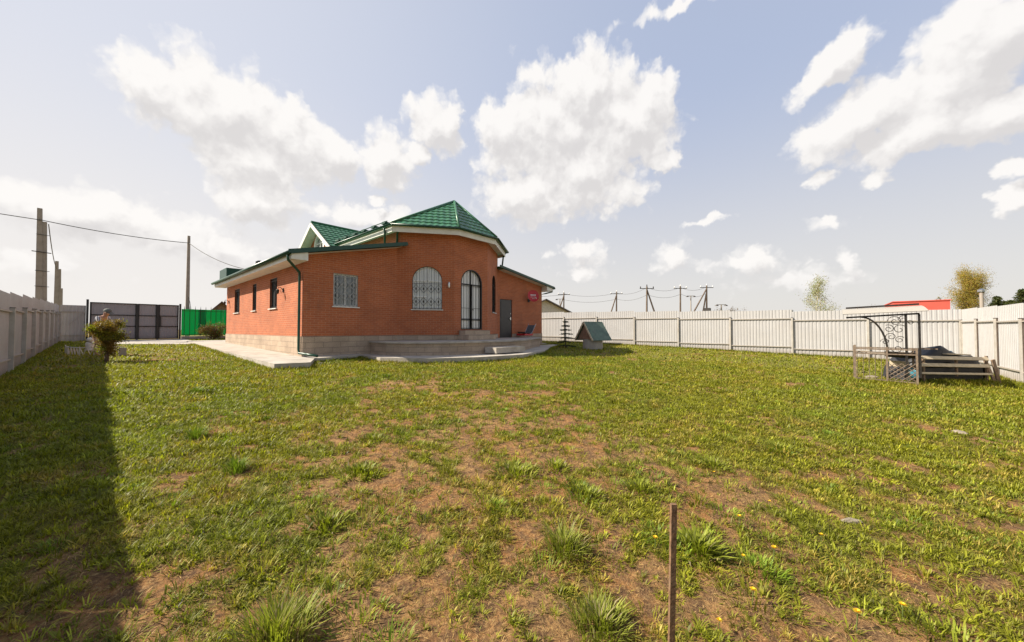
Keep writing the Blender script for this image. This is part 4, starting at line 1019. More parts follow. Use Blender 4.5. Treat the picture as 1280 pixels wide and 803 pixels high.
def conifer(name, x, y, h, w, label, col, n, ls, tiers=None, group=None, cat='tree', gap=.0):
    z = gz(x, y); T_ = thing(name, (x, y, z), label, cat, group); o = MB(); o.tube([(x, y, z-.1), (x, y, z+h*.97)], [h*.022, h*.004], 7)
    C_ = []; nb = int(h*9) if not tiers else tiers
    for i in range(nb):
        f = .08+.9*i/nb; k = 6 if not tiers else 7; r_ = w/2*(1-f)**.8*random.uniform(.75, 1.1)
        for j in range(k):
            a = random.uniform(0, 6.28); e_ = Vector((x+math.cos(a)*r_, y+math.sin(a)*r_, z+h*f-.10*r_)); s_ = Vector((x, y, z+h*f)); o.tube([s_, e_], [.012*h*.3, .004], 4, cap=False)
            m_ = max(3, int(n/(nb*k))); t_ = rng.uniform(.15, 1.02, m_)[:, None]
            C_.append(np.array(s_)[None]*(1-t_)+np.array(e_)[None]*t_+rng.normal(size=(m_, 3))*ls*np.array([.9, .9, .5]))
    o.build('trunk', bark, T_); V, C = leaves(np.concatenate(C_), ls, col, .3, .1); blades_obj('crown', V, [[0, 1, 2, 3]], C, leafm, T_); return T_
for i, (px, t_, h_, w_, lb) in enumerate([(1248, 46, 5.9, 4.6, 'dark pine leftmost of the pines over the right fence'), (1264, 44, 5.2, 4.4, 'shorter dark pine in the middle of the right pines'), (1279, 42, 6.4, 5.0, 'dark pine rightmost of the pines, cut by the picture edge'), (1257, 60, 6.4, 4, 'pine behind the gap of the front pines')]):
    x, y = pxy(px, t_); conifer('pine_tree', x, y, h_, w_, lb, (.075, .09, .028), 9000, .10, group='pines beyond the right fence corner')
for px, t_, h_, lb in ((989, 56, 4.3, 'small dark fir tip left of the pale birch'), (956, 70, 4.3, 'tiny fir tip far left of the pale birch'), (1046, 70, 4.5, 'tiny fir tip right of the pale birch')):
    x, y = pxy(px, t_); conifer('fir_tree', x, y, h_, 1.8, lb, (.03, .035, .02), 700, .12, group='fir tips beyond the right fence')
x, y = pxy(1228, 44); z = gz(x, y); T_ = thing('chimney_mast', (x, y, z), 'pale upright mast in front of the olive-brown tree', 'mast'); top = EYE+(412-366)/448*44
o = MB(); o.tube([(x, y, z), (x, y, top)], .17, 10); o.build('shaft', polec, T_); o = MB(); o.lathe((x, y, top), [(.2, 0), (.32, .1), (.32, .35), (.1, .5)], 10); o.build('mast_head', chrome, T_)

# thuja-like shrubs in the yard
def shrub(x, y, h, w, label, cols, n, ls, trunk_h=.3, name='shrub', st=3):
    z = gz(x, y); T_ = thing(name, (x, y, z), label, 'shrub'); o = MB(); tips = []
    for s_ in range(st):
        p = Vector((x+random.gauss(0, .05), y+random.gauss(0, .05), z-.05)); q = p+Vector((random.gauss(0, .10), random.gauss(0, .10), h*.75))
        o.tube([p, p.lerp(q, .5)+Vector((random.gauss(0, .04), 0, 0)), q], [.045, .03, .012], 6)
        for i in range(14):
            f = random.uniform(.22, 1); s0 = p.lerp(q, f); a = random.uniform(0, 6.28)
            L_ = w/2*random.uniform(.5, 1.1)*(1.15-abs(f-.62)*1.1)
            branch(o, s0, Vector((math.cos(a), math.sin(a), .55)).normalized(), L_, .014, 1, tips, .8, .02)
    o.build('trunk', bark, T_); tips = np.array([tuple(q_) for q_ in tips])
    cl_ = rng.integers(0, len(tips), 90); idx = cl_[rng.integers(0, 90, n)]; cent = tips[idx]+rng.normal(size=(n, 3))*np.array([.075, .075, .085])*w/1.0
    V, C = leaves(cent, ls, cols[0], .35, .9); C2 = np.array(cols[1])[None]; kk = (rng.random(90) < .45)[rng.integers(0, 90, n)]
    mk = (vnoise(cent[:, 0]*4+50, cent[:, 2]*4+50, 3) > .52); C[mk] = C[mk]*.2+C2*.8*(1+.2*rng.normal(size=(mk.sum(), 1)))
    blades_obj('foliage', V, [[0, 1, 2, 3]], np.clip(C, .005, 1), leafm, T_); return T_
shrub(.14, 17.96, 1.62, .86, 'bronze-green bushy shrub on a bare stem at the edge of the fence shadow', [(.20, .19, .025), (.17, .10, .025)], 11000, .026)
shrub(4.95, 31.4, 1.0, 1.35, 'small reddish shrub in front of the green fence', [(.13, .13, .03), (.15, .08, .03)], 4500, .035, st=4)
conifer('young_spruce', 17.6, 11.3, 1.75, 1.3, 'young spruce with spiky tiers behind the well', (.035, .055, .025), 3000, .035, tiers=7, cat='tree')

# ------------------------------------------------------------------ well house
wx, wy = 17.95, 9.75; wz = gz(wx, wy); WL = thing('garden_well', (wx, wy, wz), 'small covered garden well with steep green roof and pale round base', 'well')
wa = R(-20); WM = Matrix.Translation((wx, wy, 0)) @ Matrix.Rotation(wa, 4, 'Z')
# ridge runs along local x so that the gable faces the camera side (-x)
def wp_(a, b2, c): return WM @ Vector((a, b2, c))
o = MB(); n = 24; prof = [(.54, wz-.1), (.54, wz+.56), (.48, wz+.56)]
o.lathe((wx, wy, 0), prof, 24); o.build('ring', conc, WL, smooth=False)
zb, zr = wz+.54, wz+1.52; hwid, hl = .72, .60
o = MB()
for sx in (-hl+.06, hl-.1):
    o.add([wp_(sx, -hwid+.1, zb+.02), wp_(sx, hwid-.1, zb+.02), wp_(sx, 0, zr-.08), wp_(sx+.03, -hwid+.1, zb+.02), wp_(sx+.03, hwid-.1, zb+.02), wp_(sx+.03, 0, zr-.08)], [(0, 1, 2), (5, 4, 3), (0, 3, 4, 1), (1, 4, 5, 2), (2, 5, 3, 0)])
o.build('gable_boards', wellwood, WL)
o = MB()
for i in range(7):
    yy = -.72+i*.24; h_ = (zr-.1-zb)*(1-abs(yy)/.8)
    if h_ > .05: o.beam(wp_(-hl+.05, yy, zb+.03), wp_(-hl+.05, yy, zb+.03+h_), .012, .012)
o.build('batten', oldwood, WL)
o = MB()
for sg in (-1, 1):
    slabpoly(o, [wp_(-hl-.05, sg*(hwid+.04), zb-.04), wp_(hl+.1, sg*(hwid+.04), zb-.04), wp_(hl+.1, 0, zr), wp_(-hl-.05, 0, zr)], .03)
o.build('roof', wellroof, WL)
o = MB()
for sg in (-1, 1): o.beam(wp_(-hl-.065, sg*(hwid+.02), zb-.05), wp_(-hl-.065, 0, zr-.03), .03, .09)
o.build('fascia', wood, WL)

# ------------------------------------------------------------------ barbecue frame with canopy
bx = 14.25; bz = gz(14.25, -1.2)
BB = thing('barbecue_stand', (bx, -1.2, bz), 'rusty barbecue frame with forged scroll canopy standing on the lawn by the fence', 'barbecue stand')
YL, YM, YR = -.62, -1.25, -1.80; XF, XB = 14.2, 14.75
def leg(x, y, h_, m=rust, w_=.04):
    o = MB(); o.beam((x, y, gz(x, y)-.05), (x, y, gz(x, y)+h_), w_, w_, up=(0, 1, 0)); return o.build('leg', m, BB)
for (x, y, h_) in ((XF, YL, 1.02), (XF, YM, 1.0), (XF, YR, 1.0), (XB, YL, .98), (XB, YR, .98)): leg(x, y, h_)
for a, b2, w_ in (((XF, YL, bz+.93), (XF, YR, bz+.93), .035), ((XF, YL, bz+.80), (XF, YR, bz+.80), .03), ((XB, YL, bz+.95), (XB, YR-.45, bz+.95), .03), ((XB, YL, bz+.82), (XB, YR, bz+.82), .03), ((XF, YL, bz+.10), (XF, YR, bz+.06), .03), ((XF, YL, bz+.93), (XB, YL, bz+.95), .03), ((XF, YR, bz+.93), (XB, YR, bz+.95), .03)):
    o = MB(); o.beam(a, b2, w_, w_); o.build('rail', rust, BB)
o = MB(); o.add([(XF, YM, bz+.86), (XF, YR, bz+.84), (XB, YR, bz+.84), (XB, YM, bz+.86), (XF+.06, YM, bz+.72), (XF+.06, YR, bz+.70), (XB-.06, YR, bz+.70), (XB-.06, YM, bz+.72)], [(4, 5, 6, 7), (0, 4, 5, 1), (1, 5, 6, 2), (2, 6, 7, 3), (3, 7, 4, 0)]); o.build('fire_box', iron, BB)
# lower lattice
o = MB(); yy0, yy1, z0, z1 = YM-.03, YR+.03, bz+.1, bz+.55; n = 4
for i in range(-n, n):
    a = max(0, i/n); b2 = min(1, (i+n)/n); f = lambda s_: yy0+(yy1-yy0)*s_
    o.tube([(XF, f(a), z0+(z1-z0)*(a-i/n)), (XF, f(b2), z0+(z1-z0)*(b2-i/n))], .010, 5)
    o.tube([(XF+.01, f(1-a), z0+(z1-z0)*(a-i/n)), (XF+.01, f(1-b2), z0+(z1-z0)*(b2-i/n))], .010, 5)
o.build('lattice', rust, BB)
o = MB()
for i in range(5): o.tube([(XF, YL-.04-.12*i, bz+.1), (XF, YL-.04-.12*i, bz+.8)], .007, 5)
o.build('side_grille', rust, BB)
# canopy posts, beam, bracket, scrolls
zt = 2.10
for yy in (-1.62, -1.86):
    o = MB(); o.beam((XF+.02, yy, bz+.2), (XF+.02, yy, zt), .045, .045, up=(0, 1, 0)); o.build('canopy_post', iron, BB)
o = MB(); o.beam((XF+.02, -1.87, zt+.02), (XF+.02, -.45, zt-.06), .04, .045); o.build('canopy_beam', iron, BB)
o = MB(); o.beam((XB+.50, -2.0, zt+.32), (XB+.50, -.48, zt+.26), .05, .05); o.build('canopy_beam', iron, BB)
o = MB(); pts = [(XF+.02, -.75-.52*math.sin(R(a_)), zt-.05-1.0*(1-math.cos(R(a_)))) for a_ in range(0, 91, 9)]; o.tube(pts, .022, 6); o.build('curved_bracket', iron, BB)
def spiral(o, c, r_, a0, turns, sgn=1, w_=.009):
    pts = []
    for i in range(26):
        s_ = i/25; a_ = a0+sgn*turns*2*math.pi*s_; rr_ = r_*(1-.8*s_); pts.append((XF+.02, c[0]+rr_*math.cos(a_), c[1]+rr_*math.sin(a_)))
    o.tube(pts, w_, 5, cap=False)
for c, r_, a0, tr_, sg in (((-1.42, 1.92), .15, 0, 1.4, 1), ((-1.57, 1.97), .10, 2, 1.3, -1), ((-1.30, 1.72), .11, 1, 1.4, 1), ((-1.50, 1.70), .14, 3, 1.2, -1), ((-1.34, 1.50), .12, 5, 1.5, 1), ((-1.50, 1.42), .10, 2.5, 1.3, -1), ((-1.70, 1.88), .07, 0, 1.2, 1), ((-1.22, 1.36), .09, 0, 1.3, 1), ((-1.45, 1.18), .12, 0, 1.1, -1)):
    o = MB(); spiral(o, c, r_, a0, tr_, sg); o.build('scroll', iron, BB)
o = MB(); n = 12; vs = []
for i in range(n+1):
    s_ = i/n; x_ = XF-.1+s_*1.2; z_ = zt+.055+.19*math.sin(math.pi*.5*s_)
    for yy in (-2.02, -.38): vs += [(x_, yy, z_+.02*(yy < -1)-.03*(yy > -1)), (x_, yy, z_+.012+.02*(yy < -1)-.03*(yy > -1))]
fs = []
for i in range(n):
    b_ = i*4; fs += [(b_, b_+2, b_+6, b_+4), (b_+1, b_+5, b_+7, b_+3), (b_, b_+4, b_+5, b_+1), (b_+2, b_+3, b_+7, b_+6)]
o.add(vs, fs); o.build('canopy_roof', cream, BB)

# ------------------------------------------------------------------ pile of bench frames beside it
def lathook(px, py, t):   # helper kept local: offline-measured world points are used below
    return None
q0 = Vector((15.05, -2.05, 0)); q1 = Vector((16.45, -3.45, 0)); dd = (q1-q0).normalized(); nn = Vector((-dd.y, dd.x, 0)); nn = nn if nn.dot(Vector((-1, .3, 0))) > 0 else -nn
pzb = gz(15.8, -2.7)
SB = thing('slatted_bed_frame', (15.75, -2.75, pzb), 'wooden slatted frame of pale boards standing on edge in front of the tarp heap', 'wooden frame')
for i, (z_, h_, e0, e1) in enumerate(((.70, .10, -.1, -.08), (.50, .10, -.18, -.04), (.27, .06, -.16, .05))):
    o = MB(); o.beam(q0+dd*e0+nn*.02+Vector((0, 0, pzb+z_+.03)), q1+dd*e1+nn*.02+Vector((0, 0, pzb+z_-.02)), .03, h_, up=Vector((0, 0, 1))-nn*.55); o.build('slat', wood, SB, bevel=.004)
for s_ in (0.0, 1.0, 1.93):
    o = MB(); p_ = q0+dd*s_-nn*.03; o.beam(p_+Vector((0, 0, pzb+(.02 if s_ != 1.0 else .2))), p_+Vector((0, 0, pzb+.76)), .05, .04, up=nn); o.build('upright', oldwood, SB)
o = MB(); p_ = q1+dd*.03+nn*.06; o.beam(p_+dd*.16+Vector((0, 0, pzb-.03)), p_-dd*.02+Vector((0, 0, pzb+.66)), .10, .035, up=nn); o.build('leaning_board', oldwood, SB)
# tarp heap
TH = thing('tarp_heap', (15.95, -2.95, pzb), 'heap of stored goods under a black tarpaulin in the fence corner', 'tarp')
o = MB(); nu, nv_ = 26, 12; vs = []; bk = nn*-1
for j in range(nv_+1):
    for i in range(nu+1):
        u_ = i/nu; v_ = j/nv_; L_ = 2.3; p_ = q0+dd*(-.25+u_*L_)+bk*(.10+v_*.85)
        top = .76+.32*math.exp(-((u_-.46)/.16)**2)+.02*math.sin(9*u_+3*v_)
        edge = min(u_/.07, (1-u_)/.10, v_/.10, (1-v_)/.2, 1.0); edge = max(edge, 0)
        z_ = pzb+top*(edge**.55)*(1-.15*v_)+(.04*(vnoise(np.array(u_*9), np.array(v_*5), 4)-.5))
        if j == 0: z_ = max(z_, pzb+top*.55)
        vs.append((p_.x, p_.y, float(z_)))
fs = [(j*(nu+1)+i, j*(nu+1)+i+1, (j+1)*(nu+1)+i+1, (j+1)*(nu+1)+i) for j in range(nv_) for i in range(nu)]
o.add(vs, fs); o.build('tarpaulin', tarp, TH, smooth=True)
o = MB(); a_ = q0+bk*.14; b_ = q1+bk*.14; o.box(0, 0, 0, 0, 0, 0); o = MB(); c_ = [a_, b_, b_+bk*.7, a_+bk*.7]; o.prism([tuple(p_[:2]) for p_ in c_], pzb-.05, pzb+.42); o.build('stored_box', tarp, TH)
def loose(name, label, a, b2, w_, h_, mat, cat='board'):
    o = MB(); o.beam(a, b2, w_, h_); x_ = o.build(name, mat, loc=tuple((Vector(a)+Vector(b2))/2), bevel=.003); return props(x_, label, cat)
tz = pzb+.80
loose('wooden_board', 'pale board lying on top of the tarp heap', q0+dd*.75+bk*.12+Vector((0, 0, tz+.02)), q0+dd*1.5+bk*.14+Vector((0, 0, tz-.01)), .16, .03, wood)
loose('wooden_board', 'dark board end standing against the right fence beside the heap', q1+dd*.30+bk*.1+Vector((0, 0, pzb)), q1+dd*.24+bk*.25+Vector((0, 0, pzb+.62)), .22, .03, oldwood)
def basin(c, r_, label, tilt=0):
    o = MB(); o.lathe((0, 0, 0), [(r_*.6, 0), (r_, r_*.55), (r_*1.08, r_*.56), (r_*.95, r_*.53), (r_*.55, .02)], 20); x_ = o.build('basin', blue, loc=(0, 0, 0), smooth=True); x_.location = c; x_.rotation_euler = (tilt, 0, .4); return props(x_, label, 'basin')
basin(tuple(q0+dd*1.42+bk*.55+Vector((0, 0, pzb+.88))), .17, 'upturned light blue basin on top of the tarp heap', math.pi)
basin((14.6, -1.72, gz(14.6, -1.72)+.25), .16, 'blue basin lying tilted inside the barbecue frame', 1.2)
props(MB().lathe((14.9, -1.0, gz(14.9, -1)+.02), [(.05, -.05), (.16, 0), (.15, .06), (.05, .09)], 9).build('flat_stone', stonem, loc=(14.9, -1.0, gz(14.9, -1))), 'pale flat stone in the grass under the barbecue frame', 'stone')
# boards leaned under the bbq
loose('wooden_board', 'orange-tinted board leaning inside the barbecue frame', (XB+.05, -1.35, bz+.52), (XB+.05, -1.72, bz+.50), .03, .16, wood)

# ------------------------------------------------------------------ stake, bed edging, ornament, stones
sx, sy = 1.87, .60; sz = gz(sx, sy)
o = MB(); o.beam((sx, sy, sz-.08), (sx+.012, sy-.018, .835), .029, .020, up=(.75, .66, 0)); props(o.build('wooden_stake', pm('stake_wood', (.17, .095, .05), .9, 0, .35, 30, bump=.5, dirt=(.30, .22, .15), dirtk=.5, dscale=9), loc=(sx, sy, sz), bevel=.002), 'weathered wooden stake standing in the foreground soil', 'stake')
ED = thing('border_edging', (-.2, 21.8, gz(-.2, 21.8)), 'low white zigzag garden edging around a flower bed near the shrub', 'edging')
pts = [(-.95, 22.6), (-.85, 21.6), (-.55, 21.0), (-.2, 20.75), (.2, 20.8), (.5, 21.0)]
wht = pm('white_plastic_old', (.62, .60, .55), .5)
for (a, b2) in zip(pts[:-1], pts[1:]):
    o = MB(); L_ = math.dist(a, b2); k_ = max(2, int(L_/.16)); A3 = Vector((*a, gz(*a))); B3 = Vector((*b2, gz(*b2)))
    for i in range(k_):
        p_ = A3.lerp(B3, i/k_); q_ = A3.lerp(B3, (i+1)/k_); m_ = (p_+q_)/2; up_ = Vector((0, 0, .30)); dn = Vector((0, 0, .05))
        o.tube([p_+up_, m_+dn, q_+up_], .014, 5)
    o.tube([A3+Vector((0, 0, .30)), B3+Vector((0, 0, .30))], .016, 5); o.tube([A3, A3+Vector((0, 0, .34))], .018, 6); o.build('edging_section', wht, ED)
oz = gz(-.35, 23.6); OR = thing('garden_ornament', (-.35, 23.6, oz), 'small white garden figure standing near the gate post', 'garden figure')
o = MB(); o.lathe((-.35, 23.6, oz), [(.14, 0), (.16, .05), (.10, .12), (.13, .30), (.09, .38)], 14); o.build('pedestal', wht, OR, smooth=True)
o = MB(); o.lathe((-.35, 23.6, oz+.38), [(.04, 0), (.10, .04), (.11, .10), (.07, .17), (.01, .19)], 14); o.build('head', wht, OR, smooth=True)
CB = thing('concrete_block', (.52, 20.2, gz(.52, 20.2)), 'pale concrete block in the grass right of the bronze shrub', 'block')
o = MB(); z_ = gz(.52, 20.2); o.box(.42, .62, 20.1, 20.3, z_-.03, z_+.30); o.build('block', conc, CB, bevel=.015)
def rock(x, y, r_, label, sc=(1, .6, .35), rot=.5):
    bm = bmesh.new(); bmesh.ops.create_icosphere(bm, subdivisions=3, radius=r_)
    for v in bm.verts:
        k_ = 1+.35*(float(vnoise(np.array(v.co.x/r_*1.7+9), np.array(v.co.y/r_*1.7+v.co.z/r_*2+9), 2))-.5); v.co = Vector((v.co.x*sc[0], v.co.y*sc[1], v.co.z*sc[2]))*k_
    me = bpy.data.meshes.new('stone'); bm.to_mesh(me); bm.free(); me.materials.append(stonem); ob = bpy.data.objects.new('stone', me); COL.objects.link(ob)
    ob.location = (x, y, gz(x, y)+float(micro(np.array(x), np.array(y)))+.01); ob.rotation_euler = (0, 0, rot); return props(ob, label, 'stone')
rock(4.19, -.14, .085, 'long pale stone lying in the right foreground grass', (1, .42, .3), -.9)
rock(8.58, -1.5, .10, 'small pale stone on the bare patch near the right fence', (1, .7, .3))
rock(6.65, 13.4, .12, 'whitish stone at the inner corner of the paving', (1, .8, .8))
rock(4.75, 12.55, .10, 'grey stone at the end of the downpipe', (1, .8, .6))

# ------------------------------------------------------------------ person behind the shrub
PX, PY = -.05, 20.6; PZ = gz(PX, PY)
PE = thing('person', (PX, PY, PZ), 'person in a striped shirt and grey cap bending forward behind the bronze shrub', 'person')
rt = Vector((math.cos(YAW), -math.sin(YAW), 0)); fw_ = Vector((math.sin(YAW), math.cos(YAW), 0)); B0 = Vector((PX, PY, PZ))
def pp(a, b2, c): return B0+rt*a+fw_*b2+Vector((0, 0, c))     # a: image right, b: away, c: up
def skinmesh(name, verts, edges, radii, mat, parent, root=0, sub=2):
    me = bpy.data.meshes.new(name); o0 = ROOT[parent.name]; me.from_pydata([tuple(Vector(v)-o0) for v in verts], edges, []); me.materials.append(mat)
    ob = bpy.data.objects.new(name, me); COL.objects.link(ob); ob.parent = parent; ROOT[ob.name] = o0
    ob.modifiers.new('skin', 'SKIN'); sk = me.skin_vertices[0] if me.skin_vertices else None
    if sk is None: bm = bmesh.new(); bm.from_mesh(me); bm.verts.layers.skin.verify(); bm.to_mesh(me); bm.free(); sk = me.skin_vertices[0]
    for i, r_ in enumerate(radii): sk.data[i].radius = (r_, r_) if not isinstance(r_, tuple) else r_; sk.data[i].use_root = (i == root)
    s_ = ob.modifiers.new('sub', 'SUBSURF'); s_.levels = sub; s_.render_levels = sub; return ob
# joints: pelvis, spine, chest, neck, head, shoulders, elbows, hands, knees, feet ; torso bends to image right
J = dict(pel=pp(-.12, 0, .98), sp=pp(-.03, 0, 1.18), ch=pp(.10, -.02, 1.38), nk=pp(.20, -.03, 1.50), hd=pp(.27, -.05, 1.57), hd2=pp(.31, -.06, 1.66),
         sl=pp(.09, .17, 1.42), sr=pp(.12, -.19, 1.42), el=pp(.22, .22, 1.16), er=pp(.26, -.24, 1.16), wl=pp(.42, .14, 1.00), wr=pp(.46, -.15, 1.00),
         hl=pp(-.13, .09, .93), hr=pp(-.11, -.09, .93), kl=pp(-.02, .11, .50), kr=pp(.02, -.11, .50), al=pp(-.06, .11, .09), ar=pp(-.02, -.11, .09), fl=pp(.12, .11, .03), fr=pp(.17, -.11, .03))
names = list(J); E2 = [('pel','sp'),('sp','ch'),('ch','nk'),('nk','hd'),('hd','hd2'),('ch','sl'),('ch','sr'),('sl','el'),('sr','er'),('el','wl'),('er','wr'),('pel','hl'),('pel','hr'),('hl','kl'),('hr','kr'),('kl','al'),('kr','ar'),('al','fl'),('ar','fr')]
RD = dict(pel=.13, sp=.125, ch=.14, nk=.055, hd=.085, hd2=.09, sl=.062, sr=.062, el=.042, er=.042, wl=.028, wr=.028, hl=.09, hr=.09, kl=.058, kr=.058, al=.038, ar=.038, fl=.035, fr=.035)
bodyv = [J[n_] for n_ in names]; body = skinmesh('body', bodyv, [(names.index(a), names.index(b2)) for a, b2 in E2], [RD[n_] for n_ in names], skin, PE)
for wn, en in (('wl', 'el'), ('wr', 'er')):
    w_ = J[wn]; dn_ = (w_-J[en]).normalized(); sd_ = dn_.cross(Vector((0, 0, 1))).normalized(); vs = [w_-dn_*.03, w_+dn_*.05]; es = [(0, 1)]; rs = [.027, (.036, .02)]
    for k_, L_ in enumerate((.07, .085, .08, .065)):
        b0_ = w_+dn_*.08+sd_*(-.033+.022*k_); vs += [b0_, b0_+dn_*L_*.5-Vector((0, 0, .008)), b0_+dn_*L_*.85-Vector((0, 0, .035))]; n_ = len(vs); es += [(1, n_-3), (n_-3, n_-2), (n_-2, n_-1)]; rs += [.010, .009, .008]
    vs += [w_+dn_*.03-sd_*.035, w_+dn_*.07-sd_*.055-Vector((0, 0, .02))]; n_ = len(vs); es += [(1, n_-2), (n_-2, n_-1)]; rs += [.011, .009]
    skinmesh('hand', vs, es, rs, skin, PE, root=1, sub=1)
sel = ['pel', 'sp', 'ch', 'sl', 'sr', 'el', 'er']; skinmesh('shirt', [J[n_] if n_ not in ('el', 'er') else J[n_].lerp(J['s'+n_[1]], .25) for n_ in sel], [(0, 1), (1, 2), (2, 3), (2, 4), (3, 5), (4, 6)], [.16, .155, .165, .085, .085, .06, .06], shirt, PE)
sel = ['pel', 'hl', 'hr', 'kl', 'kr', 'al', 'ar']; skinmesh('trousers', [J[n_] for n_ in sel], [(0, 1), (0, 2), (1, 3), (2, 4), (3, 5), (4, 6)], [.15, .115, .115, .08, .08, .06, .06], trous, PE)
hc = J['hd2']; hax = (J['hd2']-J['nk']).normalized()
bm = bmesh.new(); bmesh.ops.create_icosphere(bm, subdivisions=3, radius=.115); 
for v in bm.verts:
    if v.co.dot(hax) < .01: v.co = v.co-hax*(v.co.dot(hax)-.01)
bm.faces.ensure_lookup_table(); me = bpy.data.meshes.new('cap'); bm.transform(Matrix.Translation(hc+hax*.01-B0)); bm.to_mesh(me); bm.free(); me.materials.append(cap_m); oc = bpy.data.objects.new('cap', me); COL.objects.link(oc); oc.parent = PE
fdir = (rt*.8-Vector((0, 0, .35))).normalized()
o = MB(); o.beam(hc+fdir*.07+hax*.02, hc+fdir*.19, .13, .012, up=hax); o.build('cap_brim', cap_m, PE)
fc = hc+fdir*.075-hax*.03; fs_ = fdir.cross(hax).normalized()
o = MB(); o.lathe(fc+fdir*.02-hax*.01, [(.008, -.015), (.016, 0), (.008, .015)], 6); o.build('nose', skin, PE)
o = MB()
for s_ in (-1, 1): o.lathe(fc+fs_*.032*s_+hax*.015+fdir*.012, [(.004, -.005), (.009, 0), (.004, .005)], 6)
o.build('eyes', blk, PE)
o = MB(); o.beam(fc-hax*.05+fdir*.01-fs_*.02, fc-hax*.05+fdir*.01+fs_*.02, .006, .006); o.build('mouth', redm, PE)
o = MB()
for s_ in (-1, 1): o.lathe(hc-hax*.03+fs_*.088*s_, [(.008, -.025), (.018, 0), (.008, .025)], 6)
o.build('ears', skin, PE)

# ------------------------------------------------------------------ lawn: blades, weeds, tufts, straw
def pip(px, py, poly):
    ins = np.zeros(px.shape, bool); n = len(poly); j = n-1
    for i in range(n):
        xi, yi = poly[i]; xj, yj = poly[j]
        c = ((yi > py) != (yj > py)) & (px < (xj-xi)*(py-yi)/((yj-yi)+1e-12)+xi); ins ^= c; j = i
    return ins
HOUSE = [(4.7, 14), (18.95, 14), (18.95, 26), (4.7, 26)]
def ok(x, y, m=0.0):
    r_ = (x > -1.58) & (x < 22.78) & (y > -4.06) & (y < 33.4)
    for pl_ in (SLAB, DRIVE, HOUSE): r_ &= ~pip(x, y, pl_)
    return r_
def sample(n, r0, r1):
    r_ = np.sqrt(rng.uniform(r0*r0, r1*r1, n)); a_ = YAW+rng.uniform(-R(68), R(72), n); x = r_*np.sin(a_); y = r_*np.cos(a_)
    k_ = ok(x, y); return x[k_], y[k_]
def ground_z(x, y): return g(x, y)+micro(x, y)*np.clip(1.3-np.hypot(x, y)/30, .3, 1)-.006
GV, GC = [], []
def blades(x, y, L, w, lean, head, col, bend=.35, z=None):
    n = len(x); z = ground_z(x, y) if z is None else z
    b = np.stack([x, y, z], 1); hd = np.stack([np.cos(head), np.sin(head), np.zeros(n)], 1); sd_ = np.stack([-np.sin(head), np.cos(head), np.zeros(n)], 1)
    u1 = hd*np.sin(lean)[:, None]+np.array([0, 0, 1])[None]*np.cos(lean)[:, None]; l2 = np.minimum(lean+bend, 1.9); u2 = hd*np.sin(l2)[:, None]+np.array([0, 0, 1])[None]*np.cos(l2)[:, None]
    m_ = b+u1*(L*.55)[:, None]; t_ = m_+u2*(L*.45)[:, None]; W_ = (w/2)[:, None]
    # slight twist so that blades never vanish edge on
    V = np.stack([b-sd_*W_*.6, b+sd_*W_*.6, m_+sd_*W_, m_-sd_*W_, t_], 1)
    GV.append(V.astype(np.float32)); GC.append(np.clip(col, .004, 1).astype(np.float32))
def gcol(x, y, n, k=1.0):
    hue = fbm(x*.7, y*.7, 77, 3)[:, None]; f = fbm(x*2.5, y*2.5, 91, 2)[:, None]
    a_ = np.array([.235, .232, .018]); b_ = np.array([.195, .218, .020]); c_ = np.array([.36, .25, .06])
    t_ = np.clip((hue-.5)*3+.5, 0, 1); col = a_*(1-t_)+b_*t_; s_ = np.clip((f-.48)*3, 0, .7)*(rng.random((n, 1)) < .5); col = col*(1-s_)+c_*s_
    return col*(1+.28*rng.normal(size=(n, 1)))*k
RV, RC = [], []
def straw(x, y, L, w):
    n = len(x); head = rng.uniform(0, 6.28, n); lean = rng.uniform(1.1, 1.62, n); z = ground_z(x, y)+rng.uniform(.004, .02, n)
    col = np.array([.42, .28, .10])[None]*(1+.3*rng.normal(size=(n, 1))); br_ = rng.random(n) < .35; col[br_] = np.array([.22, .12, .055])*(1+.2*rng.normal(size=(br_.sum(), 1)))
    global GV, GC
    gv, gc = GV, GC; GV, GC = [], []; blades(x, y, L, w, lean, head, col, bend=.15, z=z); RV.append(GV[0]); RC.append(GC[0]); GV, GC = gv, gc
# zones: (r0, r1, count, length, width)
for (r0, r1, n, Lm, wm) in ((.5, 2.6, 42000, .030, .0036), (2.6, 5, 90000, .034, .0045), (5, 9, 130000, .042, .007), (9, 16, 190000, .065, .015), (16, 40, 210000, .085, .028)):
    x, y = sample(n, r0, r1); cvv = cover(x, y); k_ = rng.random(len(x)) < np.clip((cvv-.30)*2.0, .03, 1); x, y, cvv = x[k_], y[k_], cvv[k_]; n2 = len(x)
    tall = .6+.9*fbm(x*1.7, y*1.7, 55, 3)
    blades(x, y, Lm*rng.uniform(.5, 1.5, n2)*tall, wm*rng.uniform(.7, 1.3, n2), rng.uniform(.1, 1.1, n2), rng.uniform(0, 6.28, n2), gcol(x, y, n2))
